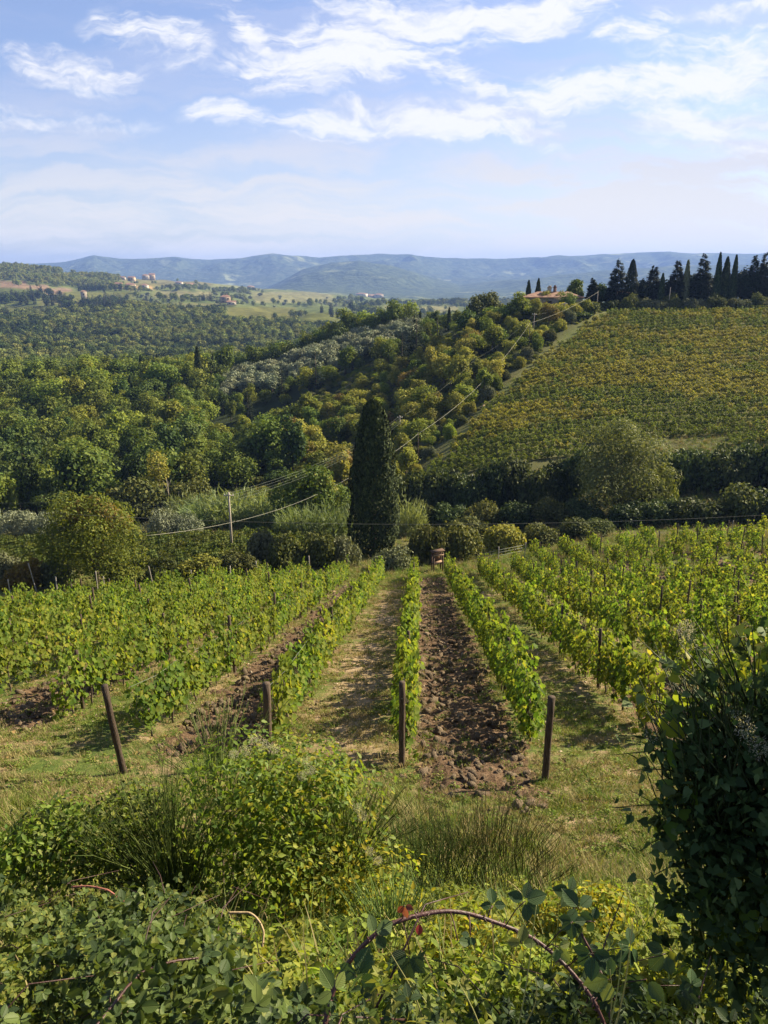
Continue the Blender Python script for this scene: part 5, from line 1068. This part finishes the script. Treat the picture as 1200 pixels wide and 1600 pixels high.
# ---------------------------------------------------------------- foreground plants
def surf_leaves(g, rng, P, N, size, tmpl, mat=0, uv=True, leaflets=1, aspect=.72, hang=.3):
    """sprays of leaflets at points P facing N"""
    n = len(P); th = rng.uniform(0, 6.28, n); s = size * rng.uniform(.6, 1.3, n)
    A = nrm(np.cross(N, rvec(n, rng))); B = np.cross(N, A)
    for k in range(leaflets):
        if leaflets == 1: U = A
        elif leaflets == 3: a_ = (k - 1) * 1.25; U = A * math.cos(a_) + B * math.sin(a_)
        else: a_ = (k - 2) * .95; U = A * math.cos(a_) + B * math.sin(a_)
        Nk = nrm(N + rvec(n, rng) * .28); Uk = U + np.array([0, 0, -hang]) * rng.random((n, 1)); sk = s * (1.15 if k == leaflets // 2 else .9)
        g.leaves(P + U * (s * .15)[:, None], Nk, Uk, sk, sk * aspect, tmpl, mat, uv)
def at_px(px, py, D): return ray_pt(px, py, D)
# bramble thicket: leaf sprays over a rolling surface above the bank
rng = np.random.default_rng(201)
def bram_top(x, y):      # height of the bramble surface above the ground
    h = .22 + .70 * fbm(x * 1.5 + 7, y * 1.5, 211, 3) + .16 * (fbm(x * 5, y * 5, 212, 2) - .5); h = h + .18 * (1 - sstep(x, -.9, -.2)) * sstep(y, 1.2, 2.6); return h * sstep(y, .55, 1.3)
n = 60000; x = rng.uniform(-3.2, 2.4, n); y = .75 + 3.3 * rng.random(n) ** .9
keep = (y < np.interp(x, [-2, -1.1, -.35, 0, 2.4], [3.7, 3.5, 2.1, 1.75, 1.9]) + .15 * np.sin(x * 4) + rng.normal(0, .08, n)) & (fbm(x * 4.5, y * 4.5, 213, 3) > .36 + .12 * rng.random(n)); x, y = x[keep], y[keep]; n = len(x)
dep = rng.random(n) ** 1.7 * .75; z = ground_z(x, y) + bram_top(x, y) * (1 - dep) + rng.normal(0, .035, n) + .10 * (rng.random(n) < .07) * rng.random(n)
px, py = px_of(x, y, z); ok = (px > -150) & (px < 1300) & (py < 1750); x, y, z = x[ok], y[ok], z[ok]; P = np.stack([x, y, z], 1); n = len(P)
N = nrm(np.stack([.15 + 0 * x, -.25 + 0 * x, .8 + 0 * x], 1) + rvec(n, rng) * .95)
dark = (rng.random(n) < sstep(x, -.6, .7) * .85 + .1); cl = fbm(x * 2.6, y * 2.6, 214, 3) + rng.normal(0, .06, n)  # darker leaves crowd the right, the bush's shade put into leaf colour
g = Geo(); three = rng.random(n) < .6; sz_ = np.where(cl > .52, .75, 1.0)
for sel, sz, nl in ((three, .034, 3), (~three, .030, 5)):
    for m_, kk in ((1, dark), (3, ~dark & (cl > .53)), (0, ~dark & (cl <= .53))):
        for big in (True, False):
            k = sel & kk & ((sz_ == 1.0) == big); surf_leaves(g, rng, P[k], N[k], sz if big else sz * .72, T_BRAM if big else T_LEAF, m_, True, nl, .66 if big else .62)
print('bramble sprays', n)
for i in range(150):
    j = int(rng.integers(0, n)); b = P[j] - [0, 0, .18]; a = rng.uniform(0, 6.28); l = rng.uniform(.25, .6)
    g.tube([b, b + [math.cos(a) * l * .5, math.sin(a) * l * .5, rng.uniform(.04, .2)], b + [math.cos(a) * l, math.sin(a) * l, rng.uniform(-.1, .12)]], [.0032, .0025, .0014], 4, 2)
tag(put('bramble_thicket', g.mesh('bramble_thicket', [M['bramble'], M['bramble_dk'], M['cane'], M['bramble_lit']])), 'tangle of bramble leaves covering the bank at the bottom', None, None, 'stuff')
# undergrowth on the bank between brambles and headland: weeds and yellow leaves
UG = lib('undergrowth_sources', [bush_geo(400 + i, .35, .45, 420, .055, T_LEAF, 7, aspect=.55).mesh('herb', M[m]) for i, m in enumerate(('clematis', 'bramble_w', 'light')) if m != 'bramble_w'] + [tuft(60 + i, 60, .5, .16, .008, 'broom', .3) for i in range(2)] + [tuft(64 + i, 50, .45, .2, .009, 'drygrass', .5) for i in range(2)] + [tuft(68 + i, 60, .40, .2, .010, 'grass', .5) for i in range(2)])
n = 4600; x = rng.uniform(-4.8, 4.2, n); y = rng.uniform(2.6, 7.8, n); z = ground_z(x, y); px, py = px_of(x, y, z); ok = (px > -80) & (px < 1260) & ~((px > 800) & (y > 6.4)); x, y, z = x[ok], y[ok], z[ok]; n = len(x)
idx = np.where(rng.random(n) < .55, rng.integers(0, 2, n), rng.integers(2, 8, n)); scatter('undergrowth', UG, np.stack([x, y, z], 1), upright(n, .2, rng), rng.uniform(.5, 1.2, n), idx, 'weeds, stalks and grass growing on the bank below the brambles')

def climber(name, label, px, py, D, w, h, nleaf, size, mats, seed, tm=T_LEAF, aspect=.6, yellow=.15, cat='shrub', fluff=()):
    """leafy bush: stems and foliage, with seed heads where the photo shows them"""
    rng = np.random.default_rng(seed); c = ray_pt(px, py, D); zg = gz(c[0], D); t = thing(name, label, cat, (c[0], D, zg)); H = c[2] - zg
    g = Geo(); L = []
    for i in range(16):
        a = rng.uniform(0, 6.28); q = math.sqrt(rng.random()) * .62; s = rng.uniform(.22, .4) * min(w, h) * .8; L.append((math.cos(a) * w / 2 * q * 1.2, math.sin(a) * w / 2 * q * .8, H - h * rng.random() * (.25 + q) - s * .6, s, 1.0))
    ny = int(nleaf * yellow); lobes_crown(g, rng, L, nleaf - ny, size, tm, 0, jit=.9, droop=.5, aspect=aspect); lobes_crown(g, rng, [l for l in L if l[0] > -.1 * w] or L, ny, size, tm, 1, jit=.9, droop=.5, aspect=aspect)
    put('foliage', g.mesh('foliage', mats), t); g = Geo(); stems_geo(g, rng, 22, w * .4, H * .62, 0, 4, .010); put('stem', g.mesh('stem', M['bark']), t)
    for (fx, fy, fd, fr) in fluff:
        p = ray_pt(fx, fy, fd) - np.array([c[0], D, zg]); g = Geo(); k = 260; d = rvec(k, rng); P = p + d * fr * 1.1 * rng.random((k, 1)) ** .4 * np.array([1, 1, .8]); g.leaves(P, rvec(k, rng), d + rvec(k, rng) * .4, fr * .30 * rng.uniform(.6, 1.3, k), fr * .06, T_DIA)
        put('seed_head', g.mesh('seed_head', M['fluff']), t)
    return t
def fl(pts, D, r): return [(a, b, D, r) for a, b in pts]
climber('climber_bush', 'big yellow green climber bush topped with white fluffy seed heads', 418, 1185, 5.3, 1.65, 1.75, 10500, .050, [M['clematis'], M['yellowleaf']], 301, yellow=.14, fluff=fl([(398, 1155), (412, 1163), (384, 1172), (428, 1170)], 5.0, .042) + fl([(478, 1190), (486, 1204), (472, 1212)], 4.9, .035) + fl([(365, 1178)], 5.0, .035) + fl([(558, 1262), (566, 1275)], 4.9, .035))
climber('climber_bush', 'lower yellow leaved climber spilling down right of the big bush', 505, 1325, 4.6, 1.2, 1.0, 4600, .046, [M['clematis'], M['yellowleaf']], 302, yellow=.35, fluff=fl([(578, 1330), (590, 1345)], 4.4, .03))
climber('climber_bush', 'leafy green climber left of the broom stems', 190, 1255, 5.2, 1.2, 1.0, 4200, .05, [M['clematis'], M['scrub']], 303, yellow=.4)
climber('climber_bush', 'dark shaded leafy mound at the left edge above the brambles', 60, 1290, 5.0, 1.2, .9, 4200, .048, [M['clematis'], M['scrub']], 304, yellow=.3)
climber('climber_bush', 'yellow leaved low bush right of the arching bramble cane', 900, 1400, 4.0, .95, .6, 2600, .042, [M['yellowleaf'], M['clematis']], 305, yellow=.4)
climber('climber_bush', 'yellow green low bush behind the arching bramble cane', 700, 1470, 3.3, .9, .55, 2400, .042, [M['clematis'], M['yellowleaf']], 306, yellow=.3)
def broom(label, px, py, D, w, h, n, mat, seed, lean=.35, thick=.0045):
    rng = np.random.default_rng(seed); c = ray_pt(px, py, D); zg = gz(c[0], D); H = c[2] - zg; t = thing('broom_bush', label, 'shrub', (c[0], D, zg)); g = Geo()
    for i in range(n):
        a = rng.uniform(0, 6.28); q = rng.random() ** .6; bq = .16 if lean > -.1 else .42; b = np.array([math.cos(a) * w * bq * q, math.sin(a) * w * bq * q, H - h]); hh = h * rng.uniform(.6, 1.0) * (1 - .25 * q)
        eo = .5 * (1 + lean) - bq if lean > -.1 else .10; e = b + np.array([math.cos(a) * w * eo * q, math.sin(a) * w * eo * q, hh]) + np.append(rng.normal(0, .05 * hh, 2), 0); m_ = b + (e - b) * .5 + np.array([-math.cos(a) * w * .05, -math.sin(a) * w * .05, hh * .06]) + rng.normal(0, .02, 3)
        g.tube([b, m_, e], [thick, thick * .8, thick * .3], 3, 0, False)
        for s in range(3):
            p = m_ + (e - m_) * rng.random(); d = nrm((e - b)[None])[0] + rng.normal(0, .16, 3); g.tube([p, p + d * hh * .22], [thick * .6, thick * .25], 3, 0, False)
    put('stems', g.mesh('stems', M[mat]), t).name = 'stem'; k = Geo(); stems_geo(k, rng, 8, w * .2, max(H - h, .2) + h * .3, 0, 4, .014); put('wood', k.mesh('wood', M['bark']), t); return t
broom('upright green broom stems left of the big climber bush', 250, 1200, 4.9, 1.1, 1.25, 150, 'broom', 311, .15); broom('fan of green broom stems right of the big climber bush', 540, 1235, 5.0, .8, .75, 170, 'broom', 312, .7)
broom('fine dark green broom clump on the grass below the ploughed strip', 760, 1285, 6.6, 1.9, .75, 420, 'broomdk', 313, -.5, .0035); broom('fine green broom clump below the dark middle post', 660, 1300, 6.6, 1.6, .7, 320, 'broom', 314, -.5, .0035)
broom('tall thin green stalks rising before the leaning brown post', 330, 1110, 6.3, 1.5, .9, 90, 'broom', 315, .25, .005)
broom('short broom tuft among weeds behind the arching cane', 610, 1390, 3.9, .6, .5, 120, 'broom', 316, .4)

# dark bush at the right with ivy leaves and bare stems
rng = np.random.default_rng(321); D = 3.0; c = ray_pt(1165, 1130, D); zg = gz(c[0], D); bush = thing('ivy_bush', 'large dark shaded bush with ivy leaves at the right edge', 'shrub', (c[0], D, zg)); org = np.array([c[0], D, zg])
g = Geo(); L = []  # lobes beyond the right frame edge are added, unseen, to shade the brambles
for px, py, d, r in [(1030, 1170, 2.75, .05), (1062, 1250, 2.75, .07), (1052, 1300, 2.75, .05), (1075, 1130, 2.85, .10), (1110, 1150, 2.9, .12), (1190, 1130, 3.1, .16), (1150, 1180, 2.9, .24), (1090, 1200, 2.8, .13), (1210, 1180, 3.0, .3), (1140, 1270, 2.8, .23), (1085, 1290, 2.8, .12), (1200, 1300, 2.8, .3), (1150, 1370, 2.7, .24), (1100, 1370, 2.75, .13), (1215, 1420, 2.7, .3), (1160, 1450, 2.6, .22), (1260, 1250, 3.0, .35), (1190, 1520, 2.5, .24), (1250, 1130, 3.2, .2), (1290, 1400, 2.8, .35), (1340, 1090, 2.8, .28), (1410, 1050, 2.8, .34), (1480, 1010, 2.8, .36), (1550, 1030, 2.8, .36), (1420, 1110, 2.8, .4), (1340, 1170, 2.8, .38), (1500, 1120, 2.8, .4)]:
    p = ray_pt(px, py, d) - org; L.append((p[0], p[1], p[2], r, 1.0))
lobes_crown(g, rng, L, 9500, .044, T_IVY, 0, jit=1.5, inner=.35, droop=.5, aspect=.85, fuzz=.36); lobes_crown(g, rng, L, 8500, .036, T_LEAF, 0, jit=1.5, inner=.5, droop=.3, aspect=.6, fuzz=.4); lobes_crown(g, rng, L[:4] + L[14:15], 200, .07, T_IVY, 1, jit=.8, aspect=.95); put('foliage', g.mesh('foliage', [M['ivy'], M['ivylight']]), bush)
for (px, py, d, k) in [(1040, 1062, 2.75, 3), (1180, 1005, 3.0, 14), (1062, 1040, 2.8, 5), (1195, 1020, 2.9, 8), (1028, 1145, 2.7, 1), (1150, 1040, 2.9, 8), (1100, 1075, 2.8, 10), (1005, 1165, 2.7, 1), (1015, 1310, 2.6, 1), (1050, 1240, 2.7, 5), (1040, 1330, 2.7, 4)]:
    g = Geo(); p = ray_pt(px, py, d) - org; P = p + rng.normal(0, .018, (k, 3)); surf_leaves(g, rng, P, nrm(rvec(k, rng) + [0, -.6, .4]), .050, T_IVY, 0, False, 1, .95, .8); put('leaf_spray', g.mesh('leaf_spray', M['ivylight' if py < 1070 else 'ivy']), bush)  # sprays near the top get the leaves painted sunlit
g = Geo()
for i in range(150):
    b = ray_pt(rng.uniform(1080, 1230), rng.uniform(1230, 1500), rng.uniform(2.7, 3.1)) - org; e = ray_pt(rng.uniform(985, 1230) if i % 3 else rng.uniform(1040, 1200), rng.uniform(985, 1180), rng.uniform(2.7, 3.2)) - org; m_ = (b + e) / 2 + rng.normal(0, .06, 3); g.tube([b, m_, e], [.0055, .004, .0015], 4)
for (a0, b0, a1, b1) in [(1130, 1150, 990, 990), (1150, 1150, 1062, 955), (1140, 1180, 1020, 1010), (1165, 1100, 1080, 960), (1170, 1100, 1110, 945), (1180, 1100, 1175, 975), (1120, 1200, 1000, 1090), (1110, 1300, 985, 1235), (1110, 1180, 955, 1180), (1160, 1080, 1135, 930), (1150, 1100, 1045, 985)]:
    b = ray_pt(a0, b0, 2.85) - org; e = ray_pt(a1, b1, 2.75) - org; g.tube([b, (b + e) / 2 + rng.normal(0, .03, 3), e], [.005, .0038, .0012], 4)
stems_geo(g, rng, 12, .22, 1.2, 0, 5, .013); put('stem', g.mesh('stem', M['broomdk']), bush)
for (a0, b0, a1, b1) in [(1090, 1190, 965, 1150), (1090, 1220, 985, 1205), (1095, 1260, 960, 1262), (1090, 1300, 1000, 1330), (1100, 1340, 1010, 1375), (1110, 1380, 1030, 1425), (1120, 1430, 1040, 1400), (1110, 1150, 990, 1085), (1130, 1110, 1020, 1030), (1150, 1100, 1090, 1010), (1190, 1100, 1150, 985), (1110, 1480, 1000, 1470), (1100, 1280, 1005, 1290)]:
    b = ray_pt(a0, b0, 2.8) - org; e = ray_pt(a1, b1, 2.65 + .1 * rng.random()) - org; m_ = (b + e) / 2 + [0, 0, .05] + rng.normal(0, .025, 3); u = np.linspace(0, 1, 9)[:, None]; p = b * (1 - u) ** 2 + 2 * m_ * u * (1 - u) + e * u ** 2
    g = Geo(); g.tube(p, np.linspace(.005, .0018, 9), 4, 1); k = int(rng.integers(9, 17)); j = rng.integers(1, 9, k); P = p[j] + rng.normal(0, .018, (k, 3)); surf_leaves(g, rng, P, nrm(rvec(k, rng) + [.1, -.4, .5]), .042, T_IVY, 0, False, 1, .85, .9); put('twig', g.mesh('twig', [M['ivy'], M['broomdk']]), bush)
for fx, fy, d, r, kk in [(1072, 985, 2.75, .035, 380), (1076, 1002, 2.76, .035, 150), (1062, 1025, 2.75, .02, 60), (1165, 1140, 2.6, .04, 200), (1185, 1168, 2.6, .04, 200), (1150, 1120, 2.62, .025, 90), (1017, 1150, 2.65, .03, 80)]:
    p = ray_pt(fx, fy, d) - org; g = Geo(); dd = rvec(kk, rng); g.leaves(p + dd * r * rng.random((kk, 1)) ** .4 * [1, 1, 1.3], rvec(kk, rng), dd + rvec(kk, rng) * .5, r * .26 * rng.uniform(.6, 1.3, kk), r * .06, T_DIA); put('seed_head', g.mesh('seed_head', M['fluff']), bush)

# arching bramble cane with thorns and leaves
def cane(label, ctrl, r, mat, thorns=0, seed=1, leaves=(), name='bramble_cane'):
    rng = np.random.default_rng(seed); C_ = np.array([ray_pt(*q) for q in ctrl]); tt = np.linspace(0, 1, len(C_)); u = np.linspace(0, 1, 44); p = np.stack([pchip(tt, C_[:, i], u) for i in range(3)], 1); org = p[0].copy(); p = p - org
    t = thing(name, label, 'bramble', tuple(org)); g = Geo(); g.tube(p, np.linspace(r, r * .7, len(p)), 7)
    for i in range(thorns):
        j = rng.random() * (len(p) - 1.001); k = int(j); b = p[k] + (p[k + 1] - p[k]) * (j - k); d = rvec(1, rng)[0]; g.tube([b + d * r * .6, b + d * r * 1.4, b + d * r * 2.5 - [0, 0, r * .3]], [r * .42, r * .22, .0002], 4, 0, False)
    put('stem', g.mesh('stem', M[mat], smooth=True), t)
    for (px, py, d, s, m_, nl) in leaves:
        g = Geo(); P = (ray_pt(px, py, d) - org)[None]; surf_leaves(g, rng, P, nrm(np.array([[rng.normal(0, .3), -.75, .6]])), s, T_BRAM, 0, True, nl, .72, .7)
        near = p[np.argmin(np.linalg.norm(p - P[0], axis=1))]; g.tube([near, (near + P[0]) / 2 + [0, 0, .01], P[0]], .0016, 4, 1); put('leaf', g.mesh('leaf', [M[m_], M['cane']]), t)
    return t
cane('dark thorny bramble cane arching over the foreground', [(505, 1612, 1.28), (522, 1545, 1.33), (565, 1480, 1.38), (620, 1440, 1.42), (690, 1424, 1.46), (760, 1436, 1.48), (825, 1462, 1.48), (880, 1505, 1.46), (925, 1560, 1.42), (950, 1612, 1.40)], .006, 'cane', 170, 331,
     [(655, 1442, 1.40, .026, 'redleaf', 1), (632, 1415, 1.40, .017, 'redleaf', 3), (585, 1460, 1.36, .05, 'bramble_dk', 3), (640, 1490, 1.40, .04, 'bramble_dk', 3), (715, 1470, 1.40, .036, 'bramble_dk', 1), (735, 1462, 1.42, .036, 'bramble_dk', 3), (820, 1408, 1.48, .05, 'bramble_dk', 5), (895, 1440, 1.48, .05, 'bramble_dk', 5), (815, 1475, 1.44, .05, 'bramble', 3), (872, 1480, 1.44, .048, 'bramble', 3), (925, 1490, 1.42, .048, 'bramble_dk', 5), (955, 1530, 1.40, .048, 'bramble', 3), (770, 1415, 1.5, .05, 'bramble_dk', 3), (560, 1530, 1.32, .05, 'bramble_dk', 3)])
cane('reddish bramble cane lying on the leaves at the lower left', [(112, 1386, 2.75), (140, 1385, 2.74), (165, 1390, 2.72), (185, 1402, 2.7), (200, 1415, 2.66)], .005, 'redcane', 50, 332, [(105, 1380, 2.72, .045, 'bramble', 3)])
cane('dry tan cane curling over the leaves right of the centre left', [(357, 1426, 2.8), (385, 1426, 2.8), (402, 1436, 2.78), (412, 1460, 2.74), (410, 1480, 2.7)], .006, 'drycane', 10, 333)
cane('dark bramble cane running low across the bottom left', [(145, 1610, 1.5), (185, 1560, 1.6), (215, 1525, 1.7), (260, 1505, 1.75), (310, 1497, 1.8)], .0045, 'cane', 60, 334)
cane('dark upright bramble shoot with rounded leaves at lower right', [(955, 1600, 1.7), (945, 1540, 1.8), (930, 1500, 1.85), (905, 1450, 1.9), (892, 1400, 1.95)], .005, 'cane', 30, 335, [(905, 1420, 1.9, .045, 'bramble_dk', 3), (930, 1440, 1.9, .05, 'bramble_dk', 3), (950, 1490, 1.8, .055, 'bramble_dk', 3), (985, 1480, 1.8, .055, 'bramble_dk', 5), (890, 1395, 1.95, .04, 'bramble_dk', 3), (1010, 1530, 1.75, .055, 'bramble_dk', 3), (1040, 1490, 1.8, .055, 'bramble_dk', 3), (960, 1560, 1.7, .055, 'bramble', 3), (1080, 1540, 1.75, .055, 'bramble_dk', 5)])
# long grass stalks standing at the bottom edge
for i, (a, b, d, w, lab) in enumerate([([(668, 1620), (650, 1560), (612, 1492)], 0, 1.35, .0022, 'left one of the paired pale grass stalks bottom centre'), ([(690, 1620), (668, 1570), (640, 1530)], 0, 1.35, .0022, 'right one of the paired pale grass stalks bottom centre'), ([(756, 1620), (738, 1575), (714, 1530)], 0, 1.35, .002, 'pale grass stalk leaning left, below the arching cane top'),
        ([(806, 1620), (822, 1540), (838, 1415)], 0, 1.4, .0022, 'tall pale grass stalk crossing the arching cane'), ([(822, 1600), (838, 1560), (838, 1520)], 0, 1.4, .0018, 'short curved grass stalk beside the tall one'), ([(948, 1620), (966, 1540), (972, 1475)], 0, 1.4, .0022, 'left one of the three upright stalks at lower right'),
        ([(958, 1620), (978, 1530), (990, 1435)], 0, 1.4, .0022, 'tallest of the three upright stalks at lower right'), ([(952, 1620), (956, 1560), (953, 1515)], 0, 1.4, .002, 'shortest of the three upright stalks at lower right')]):
    p = np.array([ray_pt(x, y, d) for x, y in a]); u = np.linspace(0, 1, 12); p = np.stack([pchip([0, .5, 1], p[:, j], u) for j in range(3)], 1); b0 = p[0].copy(); low = gz(b0[0], b0[1]); p = np.concatenate([[[b0[0], b0[1], low]], p]) - [b0[0], b0[1], low]
    g = Geo(); g.tube(p, np.linspace(w, w * .45, len(p)), 5); tag(put('grass_stalk', g.mesh('grass_stalk', M['straw']), None, (b0[0], b0[1], low)), lab, 'grass stalk')
